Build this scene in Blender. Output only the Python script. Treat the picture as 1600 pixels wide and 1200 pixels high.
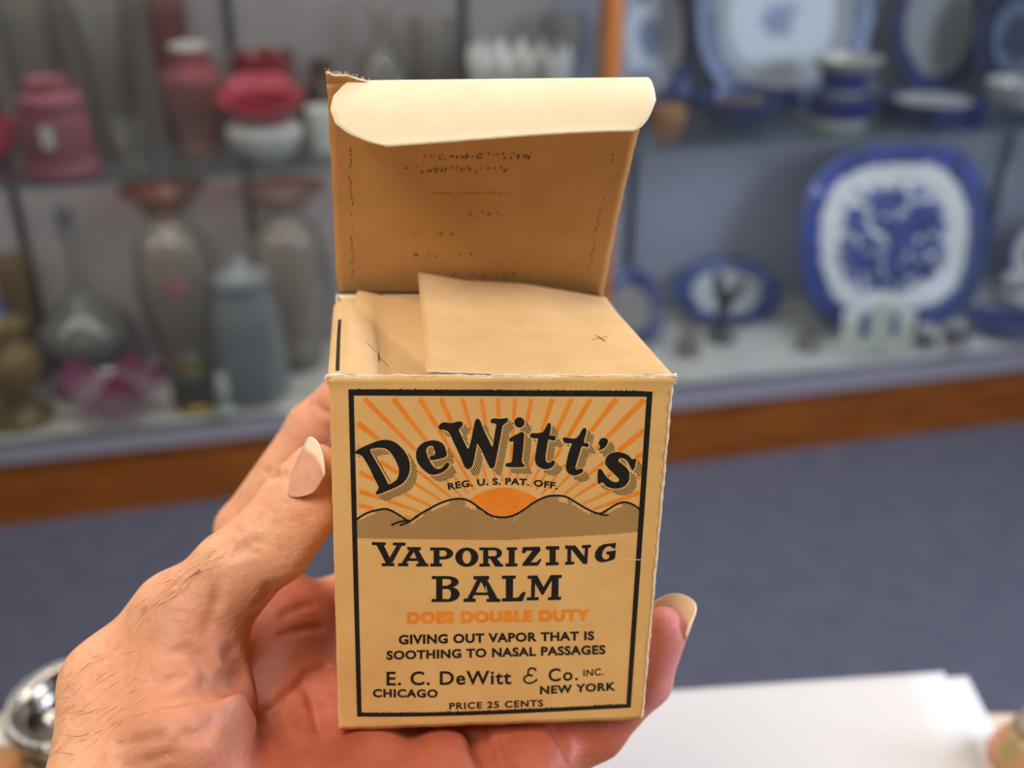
import bpy, bmesh, math, random
import numpy as np
from mathutils import Vector, Matrix, Euler

for _o in list(bpy.data.objects):
    bpy.data.objects.remove(_o, do_unlink=True)
S = bpy.context.scene
COL = S.collection
random.seed(7)
rng = np.random.default_rng(7)
PI = math.pi

# ------------------------------------------------------------------ camera
FPX = 1600.0                       # focal length in pixels of the 1600x1200 frame
PITCH, YAW = math.radians(26.95), math.radians(12.95)
CAM = Vector((0, 0, 1.45))
CR = Vector((math.cos(YAW), -math.sin(YAW), 0))
CH = Vector((math.sin(YAW), math.cos(YAW), 0))          # heading on the floor
CF = CH * math.cos(PITCH) - Vector((0, 0, 1)) * math.sin(PITCH)
CU = CH * math.sin(PITCH) + Vector((0, 0, 1)) * math.cos(PITCH)
cam = bpy.data.cameras.new('camera')
cam.sensor_width = 36.0
cam.lens = 36.0 * FPX / 1600.0
cam.clip_start = 0.01
cam.clip_end = 50
cam.dof.use_dof = True
cam.dof.focus_distance = 0.246
cam.dof.aperture_fstop = 8.2
camo = bpy.data.objects.new('camera', cam)
COL.objects.link(camo)
camo.location = CAM
camo.rotation_euler = Matrix((CR, CU, -CF)).transposed().to_euler()
S.camera = camo

# ------------------------------------------------------------------ world, lights, exposure
w = bpy.data.worlds.new('room_ambience')
S.world = w
w.use_nodes = True
w.node_tree.nodes['Background'].inputs[0].default_value = (0.80, 0.86, 1.0, 1)
w.node_tree.nodes['Background'].inputs[1].default_value = 0.07


def area(name, loc, aim, sx, sy, watts, col):
    l = bpy.data.lights.new(name, 'AREA')
    l.shape = 'RECTANGLE'
    l.size, l.size_y = sx, sy
    l.energy = watts
    l.color = col
    o = bpy.data.objects.new(name, l)
    COL.objects.link(o)
    o.location = loc
    o.rotation_euler = (Vector(aim) - Vector(loc)).to_track_quat('-Z', 'Y').to_euler()
    return o


area('ceiling_fluorescent_light', (-0.55, -0.32, 2.60), (-0.05, 0.15, 1.3), 0.6, 1.0, 30, (1.0, 0.895, 0.735))
area('ceiling_fluorescent_light', (0.5, 1.45, 2.70), (0.5, 1.6, 0), 2.6, 0.4, 52, (1.0, 0.95, 0.88))
area('shop_window_light', (2.5, 0.0, 1.80), (0.3, 0.5, 1.15), 1.5, 0.8, 85, (0.72, 0.80, 1.0))
area('cabinet_area_light', (-0.1, 2.40, 1.38), (-0.1, 2.50, 0.2), 1.5, 0.05, 3.2, (1.0, 0.92, 0.84))
area('cabinet_area_light', (1.45, 2.28, 1.38), (1.45, 2.42, 0.2), 1.5, 0.05, 1.7, (0.90, 0.92, 1.0))
area('cabinet_area_light', (-0.2, 2.385, 0.808), (-0.2, 2.70, 0.35), 1.7, 0.03, 3.4, (1.0, 0.93, 0.88))  # unseen strip added under the left shelf to brighten the lower compartment
area('cabinet_area_light', (1.7, 2.285, 0.832), (1.7, 2.65, 0.35), 1.8, 0.03, 3.0, (0.96, 0.95, 1.0))  # unseen strip added under the right shelf, brightens the deck and back

S.view_settings.view_transform = 'Standard'
S.view_settings.look = 'None'
S.view_settings.gamma = 1.0
S.view_settings.exposure = -0.09
S.view_settings.use_curve_mapping = False
S.cycles.use_denoising = True
S.cycles.transparent_max_bounces = 24
S.cycles.caustics_reflective = False
S.cycles.caustics_refractive = False

# ------------------------------------------------------------------ helpers: points


def ray(px, py):
    return CR * ((px - 800) / FPX) - CU * ((py - 600) / FPX) + CF


def atz(px, py, z):
    v = ray(px, py)
    return CAM + v * ((z - CAM.z) / v.z)


def aty(px, py, y):
    v = ray(px, py)
    return CAM + v * ((y - CAM.y) / v.y)


def c2w(q):
    return CAM + CR * float(q[0]) - CU * float(q[1]) + CF * float(q[2])


def pz(px, py, d):                 # camera-frame point of a pixel at an axial depth
    return np.array([(px - 800) / FPX * d, (py - 600) / FPX * d, d])


def depth(P):
    return (P - CAM).dot(CF)

# ------------------------------------------------------------------ helpers: objects


def tag(o, label=None, cat=None, group=None, kind=None):
    if label: o['label'] = label
    if cat: o['category'] = cat
    if group: o['group'] = group
    if kind: o['kind'] = kind
    return o


def empty(name, loc, label, cat, group=None, rz=0.0):
    o = bpy.data.objects.new(name, None)
    o.empty_display_size = 0.02
    COL.objects.link(o)
    o.location = loc
    o.rotation_euler = (0, 0, rz)
    return tag(o, label, cat, group)


def obj(name, bm, m, parent=None, smooth=True, loc=None, rot=None, normals=True):
    me = bpy.data.meshes.new(name)
    if normals:
        bmesh.ops.recalc_face_normals(bm, faces=bm.faces)
    bm.to_mesh(me)
    bm.free()
    for x in (m if isinstance(m, (list, tuple)) else [m]):
        me.materials.append(x)
    if smooth:
        me.polygons.foreach_set('use_smooth', [True] * len(me.polygons))
    o = bpy.data.objects.new(name, me)
    COL.objects.link(o)
    if parent: o.parent = parent
    if loc is not None: o.location = loc
    if rot is not None: o.rotation_euler = rot
    return o


def box(bm, x0, x1, y0, y1, z0, z1, bev=0.0):
    vs = [bm.verts.new((x, y, z)) for x in (x0, x1) for y in (y0, y1) for z in (z0, z1)]
    idx = ((0, 1, 3, 2), (4, 6, 7, 5), (0, 4, 5, 1), (2, 3, 7, 6), (0, 2, 6, 4), (1, 5, 7, 3))
    fs = [bm.faces.new([vs[i] for i in f]) for f in idx]
    if bev > 0:
        es = {e for f in fs for e in f.edges}
        bmesh.ops.bevel(bm, geom=list(es), offset=bev, segments=2, affect='EDGES', profile=0.5)


def boxobj(name, dims, m, parent=None, bev=0.0):
    bm = bmesh.new()
    box(bm, *dims, bev=bev)
    return obj(name, bm, m, parent, smooth=False)


def lathe(bm, prof, segs=40, fn=None, mi=0):
    """prof: (r, z) pairs; fn(theta, r, z) -> (x, y, z)"""
    rings = []
    for k, (r, z) in enumerate(prof):
        if r < 1e-6:
            rings.append([bm.verts.new((0, 0, z))])
        else:
            rr = []
            for i in range(segs):
                t = 2 * PI * i / segs
                p = fn(t, r, z) if fn else (r * math.cos(t), r * math.sin(t), z)
                rr.append(bm.verts.new(p))
            rings.append(rr)
    for a, b in zip(rings, rings[1:]):
        if len(a) == 1 and len(b) == 1:
            continue
        for i in range(segs):
            j = (i + 1) % segs
            if len(a) == 1:
                f = bm.faces.new((a[0], b[j], b[i]))
            elif len(b) == 1:
                f = bm.faces.new((a[i], a[j], b[0]))
            else:
                f = bm.faces.new((a[i], a[j], b[j], b[i]))
            f.material_index = mi


def shell(prof, t):
    """outer profile bottom->top turned into a thin-walled vessel profile"""
    inner = [(max(r - t, 0.0), z + (t if k == 0 else 0)) for k, (r, z) in enumerate(prof)]
    inner = [(r, max(z, prof[0][1] + t)) for r, z in inner]
    return [(0, prof[0][1])] + prof + inner[::-1] + [(0, prof[0][1] + t)]


def smooth_prof(pts, n=6):
    """Catmull-Rom through (r, z) points"""
    out = []
    P = [pts[0]] + list(pts) + [pts[-1]]
    for i in range(1, len(P) - 2):
        p0, p1, p2, p3 = P[i - 1], P[i], P[i + 1], P[i + 2]
        for k in range(n):
            t = k / n
            out.append(tuple(max(0.0005, 0.5 * (2 * p1[a] + (p2[a] - p0[a]) * t + (2 * p0[a] - 5 * p1[a] + 4 * p2[a] - p3[a]) * t * t
                       + (3 * p1[a] - p0[a] - 3 * p2[a] + p3[a]) * t ** 3)) if a == 0 else
                       0.5 * (2 * p1[a] + (p2[a] - p0[a]) * t + (2 * p0[a] - 5 * p1[a] + 4 * p2[a] - p3[a]) * t * t
                       + (3 * p1[a] - p0[a] - 3 * p2[a] + p3[a]) * t ** 3) for a in (0, 1)))
    out.append(pts[-1])
    return out


def tube(bm, pts, r, seg=6, taper=None, cap=True):
    rings = []
    pts = [Vector(p) for p in pts]
    for i, p in enumerate(pts):
        d = (pts[min(i + 1, len(pts) - 1)] - pts[max(i - 1, 0)]).normalized()
        a = d.orthogonal().normalized()
        b = d.cross(a)
        rr = r * (1 if taper is None else taper[i])
        rings.append([bm.verts.new(p + (a * math.cos(2 * PI * k / seg) + b * math.sin(2 * PI * k / seg)) * rr) for k in range(seg)])
    for A, B in zip(rings, rings[1:]):
        # match ring starts to avoid twist
        for k in range(seg):
            bm.faces.new((A[k], A[(k + 1) % seg], B[(k + 1) % seg], B[k]))
    if cap:
        bm.faces.new(rings[0][::-1])
        bm.faces.new(rings[-1])


def sheet(bm, fn, nu, nv, t, mi=0):
    """a card of thickness t over fn(u, v) -> Vector; side A is fn, side B is offset along the normal by t"""
    P = [[Vector(fn(i / nu, j / nv)) for j in range(nv + 1)] for i in range(nu + 1)]
    def nrm(i, j):
        a = P[min(i + 1, nu)][j] - P[max(i - 1, 0)][j]
        b = P[i][min(j + 1, nv)] - P[i][max(j - 1, 0)]
        return a.cross(b).normalized()
    A = [[bm.verts.new(P[i][j]) for j in range(nv + 1)] for i in range(nu + 1)]
    B = [[bm.verts.new(P[i][j] + nrm(i, j) * t) for j in range(nv + 1)] for i in range(nu + 1)]
    for i in range(nu):
        for j in range(nv):
            f = bm.faces.new((A[i][j], A[i][j + 1], A[i + 1][j + 1], A[i + 1][j])); f.material_index = mi
            f = bm.faces.new((B[i][j], B[i + 1][j], B[i + 1][j + 1], B[i][j + 1])); f.material_index = mi
    for i in range(nu):
        bm.faces.new((A[i][0], A[i + 1][0], B[i + 1][0], B[i][0])).material_index = mi
        bm.faces.new((A[i][nv], B[i][nv], B[i + 1][nv], A[i + 1][nv])).material_index = mi
    for j in range(nv):
        bm.faces.new((A[0][j], B[0][j], B[0][j + 1], A[0][j + 1])).material_index = mi
        bm.faces.new((A[nu][j], A[nu][j + 1], B[nu][j + 1], B[nu][j])).material_index = mi

# ------------------------------------------------------------------ helpers: materials


def lin(c):
    return tuple(((x / 255) / 12.92 if x / 255 <= 0.04045 else ((x / 255 + 0.055) / 1.055) ** 2.4) for x in c)


def rgba(c):
    return (*lin(c), 1.0)


MATS = {}


class NT:
    def __init__(s, name):
        s.m = bpy.data.materials.new(name)
        s.m.use_nodes = True
        s.t = s.m.node_tree
        s.t.nodes.clear()
        s.out = s.t.nodes.new('ShaderNodeOutputMaterial')

    def n(s, typ, **kw):
        nd = s.t.nodes.new('ShaderNode' + typ)
        for k, v in kw.items():
            if k.startswith('_'):
                setattr(nd, k[1:], v)
            else:
                i = int(k[1:]) if k[0] == 'i' and k[1:].isdigit() else k.replace('__', ' ')
                inp = nd.inputs[i]
                if hasattr(v, 'is_linked') or isinstance(v, bpy.types.NodeSocket):
                    s.t.links.new(v, inp)
                else:
                    inp.default_value = v
        return nd

    def math(s, op, a, b=0.0, c=None):
        nd = s.t.nodes.new('ShaderNodeMath')
        nd.operation = op
        for i, v in enumerate((a, b) if c is None else (a, b, c)):
            if isinstance(v, bpy.types.NodeSocket): s.t.links.new(v, nd.inputs[i])
            else: nd.inputs[i].default_value = v
        return nd.outputs[0]

    def mix(s, f, a, b):
        nd = s.t.nodes.new('ShaderNodeMix')
        nd.data_type = 'RGBA'
        for i, v in ((0, f), (6, a), (7, b)):
            if isinstance(v, bpy.types.NodeSocket): s.t.links.new(v, nd.inputs[i])
            else: nd.inputs[i].default_value = v
        return nd.outputs[2]

    def ramp(s, f, p0, p1):
        nd = s.t.nodes.new('ShaderNodeMapRange')
        s.t.links.new(f, nd.inputs[0])
        nd.inputs[1].default_value, nd.inputs[2].default_value = p0, p1
        return nd.outputs[0]

    def noise(s, scale, detail=3.0, coord='Object', rough=0.5, stretch=None):
        tc = s.n('TexCoord')
        v = tc.outputs[coord]
        if stretch:
            mp = s.n('Mapping', Vector=v)
            mp.inputs['Scale'].default_value = stretch
            v = mp.outputs[0]
        return s.n('TexNoise', Vector=v, Scale=scale, Detail=detail, Roughness=rough).outputs[0]

    def done(s, sh):
        s.t.links.new(sh, s.out.inputs[0])
        return s.m


def mat(name, c, rough=0.5, metal=0.0, var=0.0, scale=40, c2=None, bump=0.0, bscale=None, spec=0.5, coat=0.0, stretch=None):
    if name in MATS: return MATS[name]
    N = NT(name)
    c2 = c2 or tuple(max(0, x * (1 - var)) for x in c)
    p = N.n('BsdfPrincipled', Roughness=rough, Metallic=metal)
    p.inputs['Specular IOR Level'].default_value = spec
    p.inputs['Coat Weight'].default_value = coat
    if var or c2 != c:
        f = N.ramp(N.noise(scale, 4, stretch=stretch), 0.35, 0.65)
        N.t.links.new(N.mix(f, rgba(c), rgba(c2)), p.inputs['Base Color'])
    else:
        p.inputs['Base Color'].default_value = rgba(c)
    if bump:
        b = N.n('Bump', Strength=1.0, Distance=bump, Height=N.noise(bscale or scale, 4, stretch=stretch))
        N.t.links.new(b.outputs[0], p.inputs['Normal'])
    MATS[name] = N.done(p.outputs[0])
    return MATS[name]


def glass(name, tint=(235, 240, 238), dens=0.15, c2=None, zlo=0, zhi=1):
    """thin-walled glass: clear and tinted face-on, reflecting towards grazing angles; tint may grade along local z"""
    if name in MATS: return MATS[name]
    N = NT(name)
    g4 = lambda c: tuple(x ** 0.5 for x in lin(c)) + (1.0,)
    col = g4(tint)
    if c2:
        tc = N.n('TexCoord')
        sp = N.n('SeparateXYZ', Vector=tc.outputs['Object'])
        col = N.mix(N.ramp(sp.outputs[2], zlo, zhi), g4(tint), g4(c2))
    tr = N.n('BsdfTransparent', Color=col)
    gl = N.n('BsdfGlossy', Roughness=0.06)
    gl.inputs['Color'].default_value = (0.9, 0.92, 0.95, 1)
    df = N.n('BsdfTranslucent', Color=col)
    d2 = N.n('BsdfDiffuse', Color=col)
    dd = N.n('MixShader', i0=0.5, i1=df.outputs[0], i2=d2.outputs[0])
    body = N.n('MixShader', i0=dens, i1=tr.outputs[0], i2=dd.outputs[0])
    lw = N.n('LayerWeight', Blend=0.25)
    mx = N.n('MixShader', i0=N.math('MULTIPLY', lw.outputs['Fresnel'], 0.8), i1=body.outputs[0], i2=gl.outputs[0])
    MATS[name] = N.done(mx.outputs[0])
    return MATS[name]


def china(name, a, b, p, rim, motif, blue=(28, 58, 150), white=(205, 206, 210), mot_scale=18.0, seed=0.0, rimscale=30.0, lo=0.42):
    """white glazed ware with transfer-printed blue rim (outside rim, as a share of the outline) and centre motif"""
    N = NT(name)
    tc = N.n('TexCoord')
    sp = N.n('SeparateXYZ', Vector=tc.outputs['Object'])
    ax = N.math('POWER', N.math('ABSOLUTE', N.math('DIVIDE', sp.outputs[0], a)), p)
    ay = N.math('POWER', N.math('ABSOLUTE', N.math('DIVIDE', sp.outputs[1], b)), p)
    rr = N.math('POWER', N.math('ADD', ax, ay), 1.0 / p)
    mp = N.n('Mapping', Vector=tc.outputs['Object'])
    mp.inputs['Location'].default_value = (seed, seed * 0.7, 0)
    n1 = N.n('TexNoise', Vector=mp.outputs[0], Scale=rimscale, Detail=3.0).outputs[0]
    n2 = N.n('TexNoise', Vector=mp.outputs[0], Scale=mot_scale, Detail=3.0).outputs[0]
    wob = N.math('ADD', rr, N.math('MULTIPLY', N.math('SUBTRACT', n1, 0.5), 0.10))
    rimf = N.ramp(wob, rim - 0.02, rim + 0.02)
    rimf = N.math('MULTIPLY', rimf, N.ramp(n1, 0.22, 0.34))
    mw = N.math('ADD', rr, N.math('MULTIPLY', N.math('SUBTRACT', n2, 0.5), 0.55))
    mf = N.math('SUBTRACT', 1.0, N.ramp(mw, motif - 0.04, motif + 0.04)) if motif > 0 else None
    if mf is not None:
        mf = N.math('MULTIPLY', mf, N.ramp(n2, lo - 0.1, lo))
    f = rimf if mf is None else N.math('MAXIMUM', rimf, mf)
    dark = tuple(x * 0.6 for x in blue)
    bl = N.mix(N.ramp(n1, 0.4, 0.62), rgba(blue), rgba(dark))
    pr = N.n('BsdfPrincipled', Roughness=0.32)
    N.t.links.new(N.mix(f, rgba(white), bl), pr.inputs['Base Color'])
    return N.done(pr.outputs[0])


M_wood = mat('plinth_wood', (146, 82, 28), 0.6, c2=(114, 60, 18), scale=9, stretch=(0.6, 8, 8), spec=0.25)
M_post = mat('honey_oak', (182, 112, 38), 0.5, c2=(158, 92, 28), scale=14, stretch=(6, 6, 0.5), coat=0.2)
M_alu = mat('brushed_aluminium', (168, 166, 178), 0.42, metal=0.35, var=0.12, scale=30, stretch=(1, 30, 30))
M_steel = mat('dark_standard', (40, 42, 46), 0.5, metal=0.4)
M_backL = mat('grey_backing', (150, 143, 146), 0.8, var=0.06, scale=3)
M_backR = mat('bluish_grey_backing', (138, 141, 160), 0.8, var=0.06, scale=3)
M_deck = mat('white_deck', (214, 212, 208), 0.55, var=0.05, scale=8)
M_white = mat('white_porcelain', (226, 224, 220), 0.2)
M_milk = mat('milk_glass', (226, 224, 224), 0.25, var=0.05, scale=30)
M_pane = glass('door_glass', (236, 242, 240), 0.02)
M_shelf = glass('shelf_glass', (222, 234, 230), 0.05)
M_edge = mat('green_glass_edge', (96, 122, 120), 0.2)
M_clear = glass('clear_glass', (232, 230, 224), 0.12)

# ------------------------------------------------------------------ the room


def carpet_mat():
    N = NT('blue_grey_carpet')
    n1 = N.noise(14, 4)
    n2 = N.noise(420, 2)
    c = N.mix(N.ramp(n1, 0.3, 0.7), rgba((90, 92, 106)), rgba((106, 106, 118)))
    c = N.mix(N.ramp(n2, 0.35, 0.65), c, rgba((78, 81, 99)))
    p = N.n('BsdfPrincipled', Roughness=0.95)
    p.inputs['Specular IOR Level'].default_value = 0.1
    N.t.links.new(c, p.inputs['Base Color'])
    b = N.n('Bump', Strength=0.6, Distance=0.004, Height=n2)
    N.t.links.new(b.outputs[0], p.inputs['Normal'])
    return N.done(p.outputs[0])


tag(boxobj('floor', (-3.0, 4.5, -2.2, 3.0, -0.05, 0.0), carpet_mat()), kind='structure')
tag(boxobj('wall_back', (-3.0, 4.5, 3.0, 3.1, 0.0, 2.8), mat('wall_paint', (196, 190, 180), 0.85, var=0.04, scale=4)), kind='structure')


# ------------------------------------------------------------------ showcases
def showcase(name, x0, x1, yf, deckz, plz, shelfz, standards, mback, label, post=None):
    yb = 2.76
    t = empty(name, ((x0 + x1) / 2, (yf + yb) / 2, 0), label, 'showcase', 'glass fronted wall showcases')
    ox, oy = t.location.x, t.location.y

    def part(nm, d, m, bev=0.0):
        o = boxobj(nm, (d[0] - ox, d[1] - ox, d[2] - oy, d[3] - oy, d[4], d[5]), m, t, bev)
        return o
    part('plinth', (x0, x1, yf + 0.012, yb, 0.0, plz), M_wood)
    bm = bmesh.new()                                   # bottom sliding-door track with two grooves
    for (ya, yb_, za, zb) in ((0, 0.006, 0, 1), (0.006, 0.040, 0, 0.55), (0.018, 0.022, 0.55, 0.95), (0.040, 0.046, 0, 1)):
        h = deckz - plz
        box(bm, x0 - ox, x1 - ox, yf + ya - oy, yf + yb_ - oy, plz + za * h, plz + zb * h)
    obj('door_track', bm, M_alu, t, smooth=False)
    part('deck', (x0, x1, yf + 0.046, yb, plz, deckz), M_deck)
    part('back_panel', (x0, x1, yb - 0.02, yb, deckz, 1.42), mback)
    part('top_panel', (x0, x1, yf + 0.0, yb, 1.42, 1.46), M_wood)
    sh = part('glass_shelf', (x0 + 0.02, x1 - 0.02, yf + 0.066, yb - 0.025, shelfz - 0.008, shelfz), M_shelf)
    e = boxobj('shelf_edge', (x0 + 0.02 - ox, x1 - 0.02 - ox, yf + 0.060 - oy, yf + 0.0655 - oy, shelfz - 0.0085, shelfz), M_edge, sh)
    for sx in standards:
        st = part('shelf_standard', (sx - 0.009, sx + 0.009, 2.722, 2.739, deckz, 1.42), M_steel, 0.002)
        boxobj('shelf_bracket', (sx - 0.004 - ox, sx + 0.004 - ox, yf + 0.28 - oy, 2.7215 - oy, shelfz - 0.022, shelfz - 0.009), M_steel, st)
    xm = (x0 + x1) / 2 + 0.02
    part('glass_door', (x0 + 0.01, xm + 0.03, yf + 0.010, yf + 0.015, deckz - 0.02, 1.415), M_pane)
    part('glass_door', (xm - 0.03, x1 - 0.01, yf + 0.027, yf + 0.032, deckz - 0.02, 1.415), M_pane)
    if post:
        part('corner_post', (post[0], post[1], yf - 0.02, yf + 0.05, plz, 1.46), M_post, 0.003)
    return t


ZL, ZR, SL, SR = 0.217, 0.226, 0.828, 0.852
YL, YR = 2.30, 2.20
showcase('wall_showcase', -1.20, 0.745, YL, ZL, 0.176, SL, (-0.66, -0.085, 0.50), M_backL,
         'left wall showcase full of pink and clear glass, ending at the honey oak post')
showcase('wall_showcase', 0.748, 2.75, YR, ZR, 0.178, SR, (0.985, 2.20), M_backR,
         'right wall showcase full of blue and white china on a white deck', post=(0.712, 0.745))


def spot(px, py, z, ymin=None):
    """stand point on a shelf seen at this pixel, kept behind the doors"""
    P = atz(px, py, z)
    if ymin is not None and P.y < ymin:
        P = aty(px, py, ymin)
    return Vector((P.x, P.y, z))


def hgt(P, px, py):
    return max(aty(px, py, P.y).z - P.z, 0.004)


def mpp(P):
    return depth(P) / FPX


def vessel(name, label, cat, px, base, top, prof, rpx, m, z, ymin, thick=0.0025, fn=None, segs=44, group=None, part='bowl', sub=(), y=None):
    """a turned vessel: prof in (share of rpx, share of height); one mesh, or an Empty with extra parts"""
    P = spot(px, base, z + 0.0012, ymin)
    rw = rpx * 1.06 * mpp(P)
    if y is None:
        y = min(2.715 - rw, max(ymin - 0.025 + rw, P.y + prof[0][0] * rw * .9))
    if y is not None:
        q = aty(px, base, y)
        P = Vector((q.x, y, z + 0.0012))
    H = hgt(P, px, top)
    R = rpx * mpp(P)
    pr = smooth_prof([(r * R, q * H) for r, q in prof])
    bm = bmesh.new()
    lathe(bm, shell(pr, thick), segs, (lambda t, r, zz: fn(t, r, zz, R, H)) if fn else None)
    if not sub:
        o = obj(name, bm, m, loc=P)
        tag(o, label, cat, group)
        return o, P, R, H
    root = empty(name, P, label, cat, group)
    obj(part, bm, m, root)
    for s in sub:
        s(root, R, H)
    return root, P, R, H


def ruffle(n, amp, lift=0.0, z0=0.6):
    def f(t, r, z, R, H):
        k = max(0.0, (z / H - z0) / (1 - z0))
        q = 1 + amp * k * math.sin(n * t)
        return (r * q * math.cos(t), r * q * math.sin(t), z + lift * H * k * math.cos(n * t + 0.6))
    return f


YMl, YMr = YL + 0.075, YR + 0.075
# ---- left showcase, upper shelf
M_pinkglass = glass('pink_opaline', (214, 96, 128), 0.72, c2=(206, 84, 112), zlo=0, zhi=0.2)
M_cran = glass('cranberry_glass', (224, 150, 150), 0.55, c2=(186, 40, 62), zlo=0.10, zhi=0.21)
M_ruby = mat('ruby_overlay', (118, 18, 32), 0.25, c2=(140, 26, 44), scale=20)
M_pinkrim = mat('rose_overlay', (172, 48, 70), 0.3, c2=(190, 74, 94), scale=25)
M_maroon = glass('maroon_glass', (96, 16, 22), 0.75)
M_tag = mat('price_tag_card', (232, 228, 224), 0.7)


def price_tag(dx, dz, wpx=0.020, hpx=0.030):
    def f(root, R, H):
        bm = bmesh.new()
        sheet(bm, lambda u, v: (dx - wpx / 2 + u * wpx, -R * 0.96 - 0.004, H * dz + v * hpx), 3, 3, 0.0006)
        obj('price_tag', bm, M_tag, root, smooth=False)
    return f


vessel('jar', 'pink glass jar with a collared neck and white price tag on the glass shelf', 'jar', 100, 268, 122,
       [(0.86, 0), (1.0, .04), (0.97, .12), (.90, .20), (.92, .42), (.86, .64), (.80, .68), (.86, .74), (.80, .84), (.55, .88), (.50, .94), (.60, 1.0)],
       57, M_pinkglass, SL, YMl, sub=(price_tag(-0.003, 0.38, 0.026, 0.046),), y=2.42)


def rimband(root, R, H):
    bm = bmesh.new()
    lathe(bm, [(R * .50, H * .965), (R * .54, H * .96), (R * .56, H * 1.0), (R * .54, H * 1.012), (R * .48, H * 1.012), (R * .50, H * .965)], 40)
    obj('rim', bm, M_milk, root)


vessel('vase', 'shouldered cranberry vase with pale rim beside the ruffled red basket', 'vase', 315, 232, 70,
       [(.60, 0), (.66, .03), (.62, .12), (.72, .30), (.92, .52), (1.0, .68), (.90, .77), (.62, .82), (.55, .90), (.52, 1.0)],
       50, M_cran, SL, YMl, sub=(rimband,), part='body', y=2.56)
vessel('vase', 'tall maroon glass vase standing at the back behind the shouldered cranberry vase', 'vase', 285, 205, -90,
       [(.8, 0), (.85, .1), (.95, .4), (1, .7), (.8, .82), (.7, .9), (.9, 1)], 27, M_maroon, SL, YMl, fn=None, y=2.69)


def brides(root, R, H):
    bm = bmesh.new()                                   # flared ruffled bowl, ruby inside, rose lip
    pr = smooth_prof([(R * .50, H * .44), (R * .80, H * .56), (R * 1.0, H * .72), (R * 1.10, H * .80)])
    lathe(bm, pr + [(r - 0.004, z + 0.003) for r, z in pr[::-1]], 72, lambda t, r, z: (lambda q: (q[0], q[1], q[2] + H * .16 * (z / H - .44) / .4 * math.sin(t)))(ruffle(6, 0.05, 0.03, .5)(t, r, z, R, H)))
    obj('ruffled_rim', bm, M_pinkrim, root)
    bm = bmesh.new()
    lathe(bm, [(0, H * .44), (R * .5, H * .46), (R * .86, H * .66), (R * .84, H * .665), (R * .48, H * .47), (0, H * .452)], 48, lambda t, r, z: (r * math.cos(t), r * math.sin(t), z + H * .012 + H * .16 * max(0, (z / H - .44) / .4) * math.sin(t)))
    obj('bowl_lining', bm, M_ruby, root)
    bm = bmesh.new()                                   # thorn handle crossing over the bowl
    pts = [Vector((R * 1.05 * math.cos(PI * k / 12), 0.02, H * .74 + H * 0.62 * math.sin(PI * k / 12))) for k in range(13)]
    tube(bm, pts, 0.005, 8)
    obj('handle', bm, M_clear, root)


vessel('glass_basket', 'ruffled red glass basket with white base and clear arched handle', 'basket', 417, 236, 118,
       [(.42, 0), (.50, .03), (.80, .12), (.96, .26), (.98, .38), (.80, .46), (.5, .48)], 58, M_milk, SL, YMl, sub=(brides,), part='base_bowl', y=2.45)
vessel('bowl', 'deep rose glass bowl cut by the left edge of the photo', 'bowl', -10, 252, 190,
       [(.45, 0), (.6, .05), (.85, .35), (1, .8), (1.05, 1)], 42, mat('rose_bowl', (196, 70, 100), 0.2), SL, YMl)
vessel('bowl', 'added dark red bowl standing in for the far inside of the glass basket', 'bowl', 420, 168, 82,  # extra bowl in place of the basket bowl's far inner wall
       [(.35, 0), (.45, .2), (.8, .6), (1, .95), (1.0, 1)], 46, M_ruby, SL, YMl, y=2.63)
vessel('cup', 'small white porcelain cup just left of the open box lid', 'cup', 505, 216, 168,
       [(.6, 0), (.8, .1), (.95, .5), (1, 1)], 26, M_white, SL, YMl, y=2.5)
vessel('jug', 'small dark brown jug at the back of the shelf near the box lid', 'jug', 503, 152, 92,
       [(.7, 0), (1, .3), (.9, .6), (.6, .8), (.7, 1)], 24, mat('brown_glaze', (74, 52, 40), 0.3), SL, YMl, y=2.65)
vessel('bowl', 'milk white bowl with crimped rim behind the top of the box lid', 'bowl', 812, 152, 84,
       [(.35, 0), (.45, .06), (.8, .4), (.96, .75), (1.0, 1)], 76, M_milk, SL, YMl, fn=ruffle(14, .05, .10, .4), segs=112, y=2.5)
for (px, b, tp, r, nm, lb, pr) in (
    (185, 232, -30, 52, 'vase', 'tall clear glass vase between the pink jar and the maroon vase',
     [(.7, 0), (.72, .05), (.5, .2), (.6, .5), (.8, .8), (1, 1)]),
    (70, 190, -60, 42, 'vase', 'tall clear glass vase at the back behind the pink jar',
     [(.7, 0), (.8, .2), (.9, .6), (1, 1)]),
    (600, 170, 10, 44, 'decanter', 'greenish clear decanter behind the torn corner of the lid',
     [(.8, 0), (1, .1), (1, .45), (.6, .65), (.3, .75), (.28, .92), (.4, 1)]),
    (678, 172, 28, 34, 'tumbler', 'greenish clear glass tumbler behind the middle of the lid',
     [(.75, 0), (.8, .1), (.95, .7), (1, 1)]),
    (210, 262, 190, 40, 'dish', 'low clear glass dish to the right of the pink jar',
     [(.5, 0), (.7, .1), (.95, .7), (1, 1)]),
    (880, 150, 20, 34, 'goblet', 'clear glass goblet beside the honey oak post',
     [(.8, 0), (.7, .04), (.15, .1), (.12, .4), (.7, .55), (1, .8), (.95, 1)])):
    vessel(nm, lb, nm, px, b, tp, pr, r, M_clear, SL, YMl, y=2.66 if nm == 'goblet' else None)

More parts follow.
